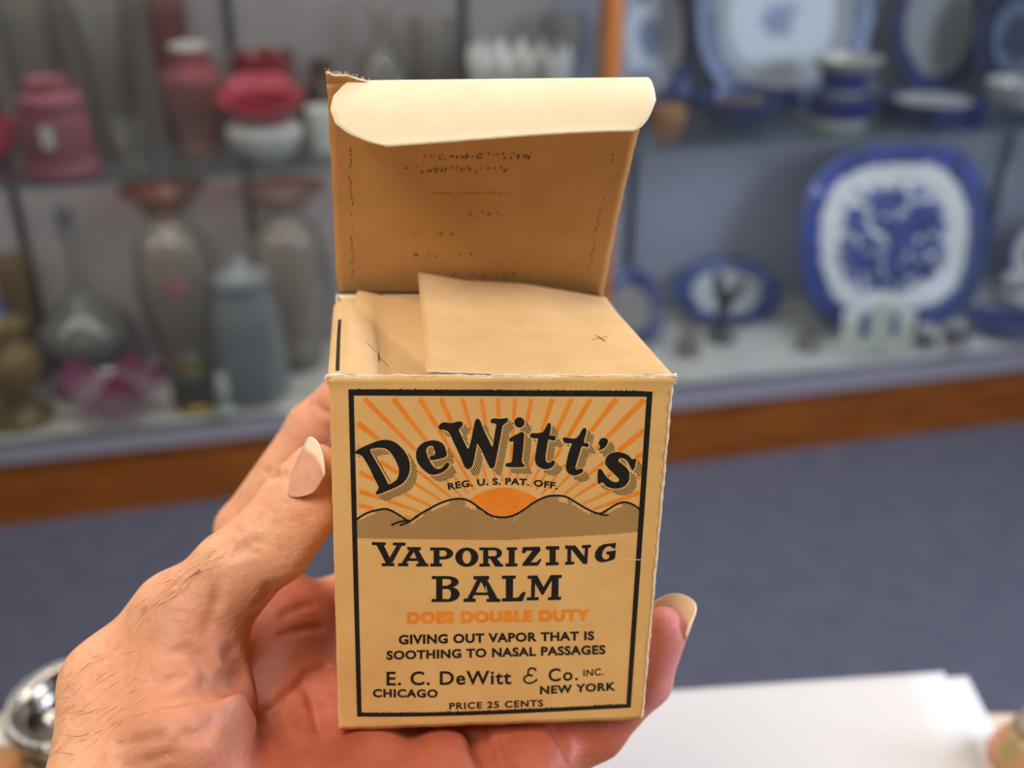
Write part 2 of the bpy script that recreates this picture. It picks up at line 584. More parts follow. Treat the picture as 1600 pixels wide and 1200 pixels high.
# ---- left showcase, deck
M_smoke = glass('smoky_clear_glass', (200, 197, 192), 0.20)
M_amber = glass('amber_glass', (196, 160, 74), 0.35)
M_bluegl = glass('pale_blue_glass', (214, 222, 230), 0.30)
M_orgrim = glass('vase_glass', (240, 232, 222), 0.10, c2=(206, 120, 96), zlo=0.45, zhi=0.52)
M_gold = mat('gold_band', (214, 174, 70), 0.25, metal=0.9)
M_silver = mat('polished_silver', (190, 188, 184), 0.18, metal=1.0)


def stopper(root, R, H):
    bm = bmesh.new()
    pr = smooth_prof([(R * .10, H * .86), (R * .13, H * .90), (R * .08, H * .93), (R * .16, H * .96), (R * .14, H * 1.02), (0.0006, H * 1.06)])
    lathe(bm, [(0, H * .86)] + pr, 24)
    obj('stopper', bm, mat('dark_stopper', (58, 60, 74), 0.2), root)


def silverfoot(root, R, H):
    bm = bmesh.new()
    lathe(bm, [(0, 0), (R * .9, 0), (R * .95, H * .02), (R * .45, H * .05), (R * .4, H * .09), (R * .98, H * .16), (R * 1.02, H * .19), (R * .9, H * .19), (0, H * .15)], 40)
    obj('silver_stand', bm, M_silver, root)


vessel('decanter', 'smoky clear decanter with tall thin neck and dark stopper on silver stand', 'decanter', 150, 590, 330,
       [(.4, .15), (.75, .19), (1.0, .27), (.98, .36), (.6, .47), (.22, .56), (.13, .68), (.12, .85), (.2, .90)],
       70, M_smoke, ZL, YMl, sub=(stopper, silverfoot), part='body', y=2.6)
vessel('vase', 'amber glass vase with rolled rim at the left edge of the lower deck', 'vase', 38, 676, 505,
       [(.95, 0), (1.0, .06), (.7, .14), (.55, .25), (.95, .5), (.9, .7), (.55, .85), (.8, 1.0)], 50, M_amber, ZL, YMl)
M_magenta = glass('magenta_glass', (232, 190, 208), 0.45, c2=(196, 50, 128), zlo=0.07, zhi=0.12)
vessel('bowl', 'ruffled magenta edged glass bowl on the lower deck', 'bowl', 186, 656, 585,
       [(.30, 0), (.36, .05), (.55, .3), (.85, .7), (1.0, 1.0)], 78, M_magenta, ZL, YMl, fn=lambda t, r, z, R, H: (lambda q: (q[0], q[1] * .62, q[2]))(ruffle(5, .10, .26, .2)(t, r, z, R, H)), segs=90, y=2.405)


def flower(root, R, H):
    bm = bmesh.new()
    for k in range(5):
        a = 2 * PI * k / 5
        c = Vector((R * .02 + 0.018 * math.cos(a), -R * .90, H * .56 + 0.018 * math.sin(a)))
        bmesh.ops.create_icosphere(bm, subdivisions=2, radius=0.014, matrix=Matrix.Translation(c) @ Matrix.Diagonal((1, .35, 1, 1)))
    obj('enamel_flower', bm, mat('pink_enamel', (220, 120, 160), 0.4), root)


for px, lb, sub in ((301, 'clear vase with flared orange pink rim and enamelled pink flower', (flower,)),
                    (472, 'clear vase with flared orange pink rim partly behind the box', ())):
    vessel('vase', lb, 'vase', px, 600, 290,
           [(.55, 0), (.60, .03), (.70, .18), (.95, .42), (.98, .58), (.80, .76), (.50, .84), (.55, .90), (.85, .97), (1.04, 1.0)],
           60, M_orgrim, ZL, YMl, sub=sub, part='body', y=2.60 if px > 400 else 2.56)


def jarlid(root, R, H):
    bm = bmesh.new()
    lathe(bm, [(0, H * .86), (R * .80, H * .86), (R * .82, H * .89), (R * .6, H * .95), (R * .2, H * .97), (R * .22, H * 1.02), (0, H * 1.04)], 36)
    obj('lid', bm, M_bluegl, root)


vessel('jar', 'pale blue grey glass jar with a domed lid between the two orange rimmed vases', 'jar', 402, 632, 408,
       [(.80, 0), (.95, .04), (1.0, .3), (.95, .6), (.75, .8), (.72, .87)], 54, M_bluegl, ZL, YMl, sub=(jarlid,), part='body', y=2.45)


def goldfoot(root, R, H):
    bm = bmesh.new()
    lathe(bm, [(R * .98, 0.001), (R * 1.04, 0.001), (R * 1.04, H * .13), (R * .98, H * .13), (R * .98, 0.001)], 36)
    obj('gold_foot_band', bm, M_gold, root)


def goldshoulder(root, R, H):
    bm = bmesh.new()
    lathe(bm, [(R * .50, H * .70), (R * .58, H * .70), (R * .58, H * .78), (R * .50, H * .78), (R * .50, H * .70)], 36)
    obj('gold_shoulder_band', bm, M_gold, root)


vessel('perfume_bottle', 'small dark glass bottle with gold banded foot and shoulder', 'bottle', 312, 652, 545,
       [(1, 0), (1.0, .12), (.92, .4), (.80, .62), (.52, .70), (.5, .80), (.62, .88), (.35, .97), (.1, 1.0)], 36, glass('dark_bottle_glass', (86, 82, 66), 0.5), ZL, YMl,
       sub=(goldfoot, goldshoulder), part='body')
vessel('figurine', 'small white porcelain figurine right of the gold banded bottle', 'figurine', 353, 646, 582,
       [(.9, 0), (.95, .1), (.6, .2), (.55, .45), (.75, .62), (.45, .76), (.55, .9), (.1, 1.0)], 16, M_white, ZL, YMl, thick=0.004, y=2.362)


def tops(root, R, H):
    bm = bmesh.new()
    bmesh.ops.create_uvsphere(bm, u_segments=20, v_segments=12, radius=R * .55, matrix=Matrix.Translation((0, 0, H * .95)))
    obj('orange_stopper', bm, mat('orange_glass', (214, 130, 60), 0.2), root)


vessel('bottle', 'cobalt blue bottle with orange stopper at the left edge of the photo', 'bottle', 4, 560, 440,
       [(.8, 0), (.9, .3), (1, .55), (.7, .75), (.4, .85)], 28, mat('cobalt_glass', (60, 70, 150), 0.15), ZL, YMl, sub=(tops,), part='body', y=2.565)
vessel('bowl', 'dark amber bowl at the back beside the cobalt bottle', 'bowl', 40, 520, 400,
       [(.5, 0), (.7, .1), (.8, .6), (1, 1)], 26, glass('dark_amber_glass', (110, 74, 40), 0.5), ZL, YMl, y=2.665)
for px, py, wd, lb in ((110, 662, 36, 'white price card lying between the amber vase and the magenta bowl'),
                       (455, 640, 44, 'white price card lying on the deck below the vase behind the box')):
    P = spot(px, py, ZL + 0.0006, YMl)
    bm = bmesh.new()
    q = wd * mpp(P) / 2
    sheet(bm, lambda u, v: ((u * 2 - 1) * q, (v * 2 - 1) * q * 1.1, 0.004 * (u - .5) ** 2), 6, 4, 0.0007)
    tag(obj('price_card', bm, M_tag, loc=P, rot=(0, 0, 0.2)), lb, 'card')

# ---- right showcase
BLUE = (34, 66, 156)


def plate_mesh(a, b, p, dep, segs=88):
    """oval or cushion-shaped platter lying in xy, face up (+z)"""
    bm = bmesh.new()

    def fn(t, r, z):
        c, s = math.cos(t), math.sin(t)
        k = (abs(c / a) ** p + abs(s / b) ** p) ** (-1.0 / p)
        return (r * k * c, r * k * s, z)
    prof = [(0, 0.004), (.55, 0.004), (.66, 0.006), (.72, 0.6 * dep), (.78, 0.72 * dep), (.96, dep), (1.0, dep), (1.0, dep - .003),
            (.80, 0.72 * dep - .006), (.72, 0.5 * dep - 0.006), (.64, 0), (.6, -.004), (.56, 0.0), (0, 0.0)]
    lathe(bm, prof, segs, fn)
    return bm


def standing_plate(name, label, px, base, top, halfpx, p, m_args, lean=16, z=0, ymin=0, cat='plate', dep=0.022, group=None, turn=0.0, y=None):
    P = spot(px, base, z, ymin)
    if y:
        P = Vector((aty(px, base, y).x, y, z))
    b = hgt(P, px, top) / 2 / math.cos(math.radians(lean))
    a = halfpx * mpp(P)
    m = china(name + '_glaze', a, b, p, **m_args)
    L = math.radians(90 - lean)
    c = P + Vector((0, math.sin(math.radians(lean)) * b, math.cos(math.radians(lean)) * b + 0.002))
    o = obj(name, plate_mesh(a, b, p, dep), m, loc=c, rot=(L, 0, turn))
    tag(o, label, cat, group)
    return o


def stand_for(px, base, z, ymin, lean, hh, label):
    P = spot(px, base, z + 0.0005, ymin)
    t = math.tan(math.radians(lean))
    bm = bmesh.new()
    for sx in (-0.05, 0.05):
        tube(bm, [(sx, -0.012, 0.018), (sx, -0.016, 0.004), (sx, 0.05 + t * 0.1, 0.004), (sx * .6, 0.05 + t * hh, hh)], 0.0025, 6)
    tube(bm, [(-0.05, 0.05, 0.004), (0.05, 0.05, 0.004)], 0.0025, 6)
    tag(obj('plate_stand', bm, M_steel, loc=P + Vector((0, 0.028, 0))), label, 'stand')


# lower deck
standing_plate('serving_platter', 'large oblong blue and white platter with busy landscape centre standing on the deck', 1392, 522, 248, 161, 2.7,
               dict(rim=0.77, motif=0.58, mot_scale=23, seed=3.1, blue=(20, 50, 136), white=(206, 204, 204), lo=0.46), lean=17, z=ZR + .002, ymin=2.42, cat='platter', dep=0.03)
stand_for(1397, 508, ZR, 2.42, 17, 0.30, 'dark wire stand propping the large oblong platter from behind')
standing_plate('serving_plate', 'blue rimmed plate with white centre behind the grey figurine', 1150, 497, 440, 88, 2.0,
               dict(rim=0.66, motif=0.0, blue=(44, 72, 150), white=(176, 178, 182)), lean=50, z=ZR + .002, ymin=2.40, y=2.55)
standing_plate('serving_plate', 'pale plate with blue flower sprays leaning at the right edge of the deck', 1604, 500, 340, 62, 2.0,
               dict(rim=0.82, motif=0.35, mot_scale=26, seed=9, blue=(60, 84, 150), white=(206, 200, 196)), lean=10, z=ZR + .002, ymin=2.60)


def bowl_blue(label, px, base, top, rpx, z, prof, m, name='bowl', cat='bowl', **kw):
    return vessel(name, label, cat, px, base, top, prof, rpx, m, z, YMr, **kw)


def banded(name, c_low, c_mid, c_hi, z1, z2, noise=0.15):
    N = NT(name)
    tc = N.n('TexCoord')
    sp = N.n('SeparateXYZ', Vector=tc.outputs['Object'])
    nz = N.noise(45, 3)
    zz = N.math('ADD', sp.outputs[2], N.math('MULTIPLY', N.math('SUBTRACT', nz, .5), (z2 - z1) * noise))
    c = N.mix(N.ramp(zz, z1 - .002, z1 + .002), rgba(c_low), rgba(c_mid))
    c = N.mix(N.ramp(zz, z2 - .002, z2 + .002), c, rgba(c_hi))
    p = N.n('BsdfPrincipled', Roughness=0.15)
    N.t.links.new(c, p.inputs['Base Color'])
    return N.done(p.outputs[0])


BOWL = [(.42, 0), (.48, .06), (.8, .4), (.96, .8), (1.0, 1.0)]
M_flow = mat('flow_blue_glaze', (38, 58, 132), 0.15, c2=(70, 92, 160), scale=40)
M_flowdk = mat('dark_flow_blue_glaze', (26, 38, 88), 0.15, c2=(52, 70, 130), scale=45)
standing_plate('saucer', 'blue saucer with grey centre leaning low beside the box right edge', 996, 545, 452, 52, 2.0,
               dict(rim=0.60, motif=0.0, blue=(34, 54, 130), white=(110, 104, 100)), lean=40, z=ZR + .002, ymin=2.36)


def figurine(root, R, H):
    bm = bmesh.new()
    tube(bm, [(0.0, 0, H * .5), (-0.02, 0, H * .72), (-0.03, 0, H * .98)], 0.020, 10, [1, .9, .6])
    tube(bm, [(0.0, 0, H * .5), (0.03, 0, H * .66), (0.055, 0, H * .82)], 0.018, 10, [1, .9, .6])
    obj('branch', bm, M_pewter, root)


M_pewter = mat('dark_pewter', (84, 82, 84), 0.35, metal=0.6, var=0.3, scale=60)
vessel('figurine', 'dark grey forked figurine standing in front of the blue rimmed plate', 'figurine', 1125, 540, 420,
       [(.9, 0), (1, .05), (.5, .14), (.4, .3), (.5, .5), (.35, .56)], 22, M_pewter, ZR, YMr, sub=(figurine,), part='base')
vessel('trinket', 'small brown and grey trinket near the right rim of the open box', 'trinket', 1073, 560, 520,
       [(.8, 0), (1, .3), (.8, .7), (.5, 1)], 20, mat('brown_trinket', (96, 78, 72), 0.4, c2=(150, 140, 138), scale=60), ZR, YMr)
vessel('trinket', 'small round grey trinket left of the tall standing cards', 'trinket', 1262, 552, 522,
       [(.9, 0), (1, .4), (.6, 1)], 20, mat('grey_trinket', (92, 88, 82), 0.4, c2=(140, 134, 128), scale=60), ZR, YMr)
for px, b, tp, hw, lb in ((1322, 556, 488, 14, 'leftmost of three pale folded cards before the large platter'),
                          (1366, 558, 463, 17, 'tallest pale folded card in front of the large platter'),
                          (1408, 552, 490, 13, 'rightmost of three pale folded cards before the large platter')):
    P = spot(px, b, ZR + 0.0006, YMr)
    H = hgt(P, px, tp); q = hw * mpp(P)
    bm = bmesh.new()
    sheet(bm, lambda u, v: ((u * 2 - 1) * q, abs(u - .5) * -0.016 + v * 0.012, v * H), 8, 5, 0.0012)
    tag(obj('folded_card', bm, mat('celadon_card', (222, 222, 208), 0.6), loc=P, rot=(0, 0, -0.2)), lb, 'card', 'folded cards before the large platter')
vessel('salt_shaker', 'small black and white shaker right of the folded cards', 'shaker', 1440, 552, 508,
       [(.9, 0), (1, .3), (.7, .7), (.75, .9), (.3, 1)], 17, banded('shaker_bands', (206, 198, 196), (40, 40, 48), (212, 196, 190), 0.02, 0.045), ZR, YMr)
vessel('salt_shaker', 'pinkish white shaker with dark waist between the small shaker and blue dish', 'shaker', 1487, 549, 500,
       [(.9, 0), (1, .3), (.7, .7), (.75, .9), (.3, 1)], 18, banded('shaker_bands_pink', (214, 190, 182), (56, 56, 66), (216, 206, 200), 0.022, 0.05), ZR, YMr)
vessel('dish', 'dark blue dish at the right end of the lower deck', 'dish', 1560, 545, 500, BOWL, 62, M_flowdk, ZR, YMr)
vessel('gravy_boat', 'white and blue jug rising behind the dark blue dish', 'jug', 1588, 520, 440,
       [(.5, 0), (.6, .1), (1, .45), (.8, .75), (.95, 1)], 40, banded('jug_bands', (214, 212, 210), (206, 204, 206), (70, 92, 156), 0.03, 0.10), ZR, 2.33, y=2.5)
for px, py, wd, c, lb in ((1170, 572, 40, (226, 212, 226), 'pale lilac price card lying at the front of the white deck'),
                          (1085, 585, 34, (226, 222, 214), 'cream price card lying near the box right corner')):
    P = spot(px, py, ZR + 0.0006, YMr - .02)
    q = wd * mpp(P) / 2
    bm = bmesh.new()
    sheet(bm, lambda u, v: ((u * 2 - 1) * q, (v * 2 - 1) * q * .6, 0.004 * (u - .5) ** 2), 6, 4, 0.0007)
    tag(obj('price_card', bm, mat('card_%d' % px, c, 0.7), loc=P, rot=(0, 0, -0.15)), lb, 'card')

# upper shelf
standing_plate('serving_platter', 'large oval platter with blue rim and small blue central flower on the shelf', 1218, 172, -130, 148, 2.3,
               dict(rim=0.78, motif=0.16, mot_scale=10, seed=1.3, blue=(22, 42, 124), white=(166, 168, 178), lo=0.20), lean=12, z=SR + .002, ymin=2.50, cat='platter', dep=0.03)
standing_plate('serving_plate', 'pale plate with blue centre spot beside the honey oak post', 1014, 170, -50, 62, 2.2,
               dict(rim=0.86, motif=0.24, mot_scale=12, seed=4.2, blue=(26, 44, 120), white=(166, 168, 182), lo=0.20), lean=12, z=SR + .002, ymin=2.48)
standing_plate('serving_plate', 'plain centred plate with blue rim right of the large oval platter', 1456, 150, -80, 80, 2.0,
               dict(rim=0.74, motif=0.0, blue=(26, 44, 118), white=(150, 152, 156)), lean=12, z=SR + .002, ymin=2.50)
standing_plate('serving_plate', 'dark flow blue plate with patterned centre at the top right', 1582, 165, -40, 82, 2.0,
               dict(rim=0.58, motif=0.36, mot_scale=24, seed=6.0, blue=(20, 32, 84), white=(96, 106, 132), lo=0.36), lean=12, z=SR + .002, ymin=2.52)
vessel('bowl', 'dark flow blue bowl filled with brown bits on the glass shelf', 'bowl', 1150, 206, 150, BOWL, 66, M_flowdk, SR, YMr,
       sub=(lambda root, R, H: obj('filling', (lambda bm: ([bmesh.ops.create_icosphere(bm, subdivisions=2, radius=0.012 + .006 * random.random(),
            matrix=Matrix.Translation((R * .6 * math.cos(k * 2.4) * (k / 14) ** .5, R * .6 * math.sin(k * 2.4) * (k / 14) ** .5, H * .66 + .006 * random.random()))) for k in range(14)], bm)[1])(bmesh.new()),
            mat('brown_bits', (150, 120, 100), 0.5, c2=(70, 56, 60), scale=50), root),))
PB = None
for px, b, tp, r, lb, cc in ((1308, 204, 148, 54, 'lower blue cup of the stacked pair on the glass shelf', ((176, 172, 166), (24, 42, 116), (176, 174, 170))),
                             ):
    o, PB, RB, HB = vessel('cup', lb, 'cup', px, b, tp, [(.78, 0), (.82, .08), (.80, .2), (.92, .6), (.94, 1.0)], r, banded('cup_bands', *cc, .022, .075), SR, YMr, group='stacked blue cups')
bm = bmesh.new()
lathe(bm, shell(smooth_prof([(RB * .62, 0), (RB * .64, .012), (RB * .70, .05), (RB * .98, .085), (RB * 1.02, .09)]), .003), 44)
tag(obj('cup', bm, banded('cup_bands_top', (160, 160, 166), (26, 44, 118), (186, 182, 174), .014, .066), loc=PB + Vector((0, 0, HB + .0012))),
    'upper blue cup with white rim on top of the stacked pair', 'cup', 'stacked blue cups')
P = spot(1452, 196, SR + .001, YMr)
for k in range(6):
    a = (82 - 0.5 * k) * mpp(P)
    m = china('stack_glaze', a, a, 2.0, rim=0.72, motif=0.0, blue=(34, 54, 122), white=(184, 182, 178))
    tag(obj('stacked_plate', plate_mesh(a, a, 2.0, 0.018, 64), m, loc=P + Vector((0.002 * math.sin(k * 2), 0.002 * math.cos(k * 3), .005 + k * .0098))),
        ['bottom', 'second lowest', 'third lowest', 'fourth', 'second highest', 'topmost white centred'][k] + ' plate of the stack on the glass shelf', 'plate', 'stacked blue and white plates')
vessel('bowl', 'blue and white bowl at the right end of the glass shelf', 'bowl', 1592, 178, 128, BOWL, 56,
       banded('bowl_bands', (60, 80, 140), (60, 80, 140), (210, 200, 200), .02, .04), SR, YMr, y=2.34)
vessel('tea_bowl', 'small orange and gold painted cup right of the box lid', 'cup', 1042, 220, 166,
       [(.6, 0), (.7, .1), (.95, .6), (1, 1)], 28, mat('imari_paint', (196, 150, 104), 0.25, c2=(150, 84, 66), scale=40), SR, YMr)
vessel('pitcher', 'dark blue pitcher between the leftmost plate and the filled bowl', 'pitcher', 1058, 186, 104,
       [(.7, 0), (1, .3), (.9, .6), (.55, .8), (.65, 1)], 27, M_flowdk, SR, 2.36)

# ------------------------------------------------------------------ counter and the things on it
CZ = 1.0
ct = empty('counter', (0, 0, 0), 'shop counter under the hand with white papers on its far edge', 'counter', rz=-YAW)
bm = bmesh.new(); box(bm, -1.1, 1.1, -0.30, 0.455, CZ - 0.03, CZ, 0.003)
obj('countertop', bm, mat('counter_laminate', (196, 180, 158), 0.4, var=0.08, scale=20), ct, smooth=False)
boxobj('counter_base', (-1.08, 1.08, -0.28, 0.42, 0.0, CZ - 0.03), M_wood, ct)


def paper_sheet(name, corners, z, t, m, label, curl=0.0):
    P = [atz(x, y, z) for x, y in corners]            # far-left, far-right, near-right, near-left
    o0 = (P[0] + P[1] + P[2] + P[3]) / 4
    bm = bmesh.new()

    def fn(u, v):
        p = (P[3] * (1 - u) + P[2] * u) * (1 - v) + (P[0] * (1 - u) + P[1] * u) * v - o0
        p.z += curl * max(0, v - .6) ** 2
        return p
    sheet(bm, fn, 14, 14, t)
    return tag(obj(name, bm, m, loc=o0), label, 'paper')


M_paper = mat('white_paper', (204, 201, 201), 0.75, var=0.015, scale=6)
paper_sheet('paper_stack', [(560, 1128), (1508, 1070), (1640, 1330), (560, 1420)], CZ + 0.0005, 0.007, M_paper,
            'white paper stack on the counter, lower and reaching further right than the loose sheet')
paper_sheet('paper_sheet', [(520, 1118), (1474, 1052), (1600, 1330), (520, 1420)], CZ + 0.0080, 0.0006, M_paper,
            'loose white sheet lying on top of the paper stack beside the hand', curl=0.004)
paper_sheet('paper_slip', [(-60, 1138), (22, 1140), (34, 1168), (-60, 1172)], CZ + 0.0005, 0.003, M_paper,
            'white paper slip left of the silver dish at the photo edge')
paper_sheet('postcard', [(-60, 1172), (30, 1166), (50, 1240), (-60, 1250)], CZ + 0.0005, 0.002, mat('orange_card', (196, 128, 78), 0.6, c2=(150, 120, 80), scale=60),
            'orange printed card on the counter below the white paper slip')
# pressed silver dish
P = atz(118, 1112, CZ + 0.02); P.z = CZ + 0.0005
dish = empty('trinket_dish', P, 'round silver dish with beaded rim beside the wrist', 'dish')
R = 0.037
bm = bmesh.new()


def lobes(t, r, z):
    k = 1 + 0.012 * math.sin(16 * t) * max(0, (r / R - .5))
    return (r * k * math.cos(t), r * k * math.sin(t), z)


pr = smooth_prof([(R * .78, 0), (R * .86, .004), (R * .88, .014), (R * .98, .022), (R, .026), (R * .90, .029), (R * .72, .027), (R * .60, .018), (R * .45, .013), (R * .25, .014), (R * .12, .018), (.0006, .019)])
lathe(bm, [(0, 0)] + pr, 96, lobes)
obj('bowl', bm, mat('aged_silver', (168, 160, 150), 0.22, metal=1.0, var=0.35, scale=90, bump=0.0006, bscale=160), dish)
bm = bmesh.new()
for k in range(44):
    a = 2 * PI * k / 44
    bmesh.ops.create_icosphere(bm, subdivisions=2, radius=0.0019, matrix=Matrix.Translation((R * .93 * math.cos(a), R * .93 * math.sin(a), .0285)))
obj('beaded_rim', bm, M_silver, dish)
# little ornament at the right
P = atz(1590, 1205, CZ); P.z = CZ + 0.0005
orn = empty('ornament', P, 'small peach and green ornament on the counter right of the white papers', 'ornament')
bm = bmesh.new()
lathe(bm, [(0, 0)] + smooth_prof([(.014, 0), (.017, .004), (.018, .014), (.012, .026), (.007, .030)]) + [(0, .030)], 32)
obj('body', bm, mat('peach_glaze', (206, 140, 110), 0.35, c2=(150, 138, 90), scale=60), orn)
bm = bmesh.new()
lathe(bm, [(0, .0305)] + smooth_prof([(.007, .0305), (.010, .033), (.008, .037), (.004, .040), (.0055, .044), (.0006, .047)]), 28)
obj('knob_lid', bm, mat('green_glaze', (104, 116, 110), 0.35, c2=(190, 150, 120), scale=80), orn)

# ------------------------------------------------------------------ the cardboard box
BW, BD, BH = 0.080, 0.075, 0.09677648
BO = np.array([-0.008824327, 0.077156613, 0.304345449])
BU = np.array([0.994467627, -0.000787804, 0.105040559])
BV = np.array([-0.033133355, 0.943766089, 0.328949465])
BN = np.array([-0.099392902, -0.330610062, 0.938519066])


def cdir(q):
    return CR * float(q[0]) - CU * float(q[1]) + CF * float(q[2])


bx = empty('cardboard_box', (0, 0, 0), 'small open tan cardboard carton held upright in the hand, sunrise label on its front', 'box')
MX = Matrix.Identity(4)
for i, a in enumerate((cdir(BU), cdir(BN), cdir(-BV))):
    for r in range(3):
        MX[r][i] = a[r]
MX.translation = c2w(BO)
bx.matrix_world = MX


def face(px, py):
    """pixel -> (x, z) on the front of the carton"""
    d = np.array([(px - 800) / FPX, (py - 600) / FPX, 1.0])
    o = BO - BN * BD / 2
    q = d * ((o @ BN) / (d @ BN)) - o
    return float(q @ BU), float(-(q @ BV))


def board(name, c, c2, worn, bump=0.00004):
    N = NT(name)
    n1 = N.noise(90, 5)
    n2 = N.noise(900, 3, stretch=(1, 1, 3))
    col = N.mix(N.ramp(n1, 0.30, 0.72), rgba(c), rgba(c2))
    col = N.mix(N.math('MULTIPLY', N.ramp(n2, 0.60, 0.78), 0.5), col, rgba(worn))
    p = N.n('BsdfPrincipled', Roughness=0.72)
    p.inputs['Specular IOR Level'].default_value = 0.25
    N.t.links.new(col, p.inputs['Base Color'])
    b = N.n('Bump', Strength=0.5, Distance=bump, Height=n2)
    N.t.links.new(b.outputs[0], p.inputs['Normal'])
    return N.done(p.outputs[0])


M_kraft = board('kraft_board', (224, 180, 114), (215, 168, 103), (232, 198, 148))
M_cream = board('cream_board', (230, 216, 188), (225, 208, 178), (238, 226, 204))
M_fibre = mat('torn_fibre', (232, 220, 206), 0.9, c2=(214, 186, 146), scale=400)
M_ink = mat('black_ink', (30, 28, 24), 0.55, var=0.35, scale=700, spec=0.3)
M_orange = mat('orange_ink', (232, 130, 30), 0.6, c2=(236, 142, 52), scale=300, spec=0.2)
M_flap = board('shaded_cream_board', (218, 182, 134), (208, 170, 120), (230, 202, 158))  # cream board darkened to carry the lid's shade on the dust flaps
M_ghost = mat('offset_ink', (96, 66, 38), 0.8, c2=(120, 86, 50), scale=500)
CT = 0.00055                                            # board thickness


def card(bm, fn, nu, nv, ma=0, mb=1):
    n0 = len(bm.faces)
    sheet(bm, fn, nu, nv, CT)
    bm.faces.ensure_lookup_table()
    for k in range(nu * nv):
        bm.faces[n0 + 2 * k].material_index = ma
        bm.faces[n0 + 2 * k + 1].material_index = mb
    for k in range(n0 + 2 * nu * nv, len(bm.faces)):
        bm.faces[k].material_index = 2


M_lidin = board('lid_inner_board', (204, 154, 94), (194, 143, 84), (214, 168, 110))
CARD = [M_kraft, M_cream, M_fibre]
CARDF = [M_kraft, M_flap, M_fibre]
CARDL = [M_kraft, M_lidin, M_fibre]


def skew(y):
    return -0.0030 * (y + BD / 2) / BD


def wob(a, f=1.0, s=0.0):
    return math.sin(a * 410 * f + s) * 0.5 + math.sin(a * 1130 * f + 2 * s + 1) * 0.3 + math.sin(a * 2650 * f + s * 3) * 0.2


def front_fn(u, v):
    e = 0.0
    z = v * BH
    top = max(0.0, (z - 0.0935) / (BH - 0.0935))
    xl, xr = -BW / 2 - 0.0009 * top ** 2, BW / 2 + 0.0010 * top ** 2
    xl += 0.00012 * wob(z, 1, 2)
    xr += 0.00016 * wob(z, 1.4, 5)
    x = xl + (xr - xl) * u
    z += 0.00022 * wob(x, 1.2, 1) * top + 0.00018 * wob(x, 1.0, 4) * (1 - v) ** 12
    y = -BD / 2 + CT
    y -= 0.0006 * top ** 1.5 * (0.6 + 0.4 * math.cos(x * 160))
    k = max(0.0, 1 - abs((z - 0.0948 - (x - 0.03) * -0.12) / 0.0006)) if x > 0.010 and z > 0.0938 else 0
    y -= 0.0003 * k
    return (x, y, z)


bm = bmesh.new()
card(bm, front_fn, 64, 72, ma=1, mb=0)
# worn fibres along the open edges
for k in range(420):
    if k < 230:
        z = BH * random.random() ** 0.75; x = BW / 2 - 0.0002; d = Vector((random.uniform(.2, 1), random.uniform(-.8, .3), random.uniform(-.7, .7)))
    elif k < 350:
        x = random.uniform(-BW / 2, BW / 2); z = BH - 0.0002; d = Vector((random.uniform(-.7, .7), random.uniform(-.8, .2), random.uniform(.2, 1)))
    else:
        z = BH - 0.0022 * random.random(); s = random.choice((-1, 1)); x = s * (BW / 2 + .0005); d = Vector((s * random.uniform(0, 1), random.uniform(-.9, .2), random.uniform(-.3, 1)))
    p = Vector((x, -BD / 2 + random.uniform(-.0001, CT), z))
    d.normalize(); L = random.uniform(.0003, .0010)
    n0 = len(bm.faces)
    tube(bm, [p, p + d * L * .5, p + d * L + Vector((0, 0, random.uniform(-.0002, .0002)))], 0.000035, 4, [1, .9, .4])
    bm.faces.ensure_lookup_table()
    for f in bm.faces[n0:]: f.material_index = 2
front = obj('front_panel', bm, CARD, bx, normals=False)

# crushed paper along the right upright edge and the top edge
bm = bmesh.new()
pts = []
for k in range(80):
    z = BH * k / 79 * 0.985
    pts.append((BW / 2 + 0.0000 + 0.00012 * wob(z, 1.4, 5), -BD / 2 + 0.0003, z))
tube(bm, pts, 0.00042, 8, [0.75 + 0.5 * abs(wob(p[2], 2.2, 3)) for p in pts])
pts = []
for k in range(80):
    x = -BW / 2 - 0.0006 + (BW + .0014) * k / 79
    e = max(0, abs(x) - 0.034) / 0.006
    pts.append((x, -BD / 2 + 0.0001 - 0.0003 * e, BH + 0.0001 + 0.00022 * wob(x, 1.2, 1)))
tube(bm, pts, 0.00030, 8, [0.7 + 0.5 * abs(wob(p[0], 2.0, 3)) + 0.9 * max(0, (abs(p[0]) - .036) / .0047) for p in pts])
obj('worn_edge', bm, M_fibre, front)


def side_fn(s):
    def f(u, v):
        y = -BD / 2 + CT + (BD - 2 * CT) * u
        return (s * BW / 2 + skew(y) * min(1, .35 + v) - s * 0.0004 * math.sin(PI * u), y, v * BH)
    return f


bm = bmesh.new(); card(bm, side_fn(-1), 24, 24, ma=0, mb=1)
# ^ u along y, v up: normal = y x z = +x, so side A faces out on the left wall
left = obj('side_panel', bm, CARD, bx, normals=False)
bm = bmesh.new(); card(bm, lambda u, v: Vector(side_fn(1)(u, v)) - Vector((CT, 0, 0)), 24, 24, ma=1, mb=0)
right = obj('side_panel', bm, CARD, bx, normals=False)
bm = bmesh.new(); card(bm, lambda u, v: (-BW / 2 + skew(BD / 2) * min(1, .35 + v) + BW * u, BD / 2, v * BH), 24, 24, ma=0, mb=1)
obj('back_panel', bm, CARD, bx, normals=False)
bm = bmesh.new(); card(bm, lambda u, v: (-BW / 2 + CT + (BW - 2 * CT) * u, -BD / 2 + CT + (BD - 2 * CT) * v, 0.0), 8, 8, ma=0, mb=1)
obj('bottom_panel', bm, CARD, bx, normals=False)

# lid, torn corner and tuck flap
LTH, LL = math.radians(26.5), 0.0712
ldir = Vector((0, -math.sin(LTH), math.cos(LTH)))


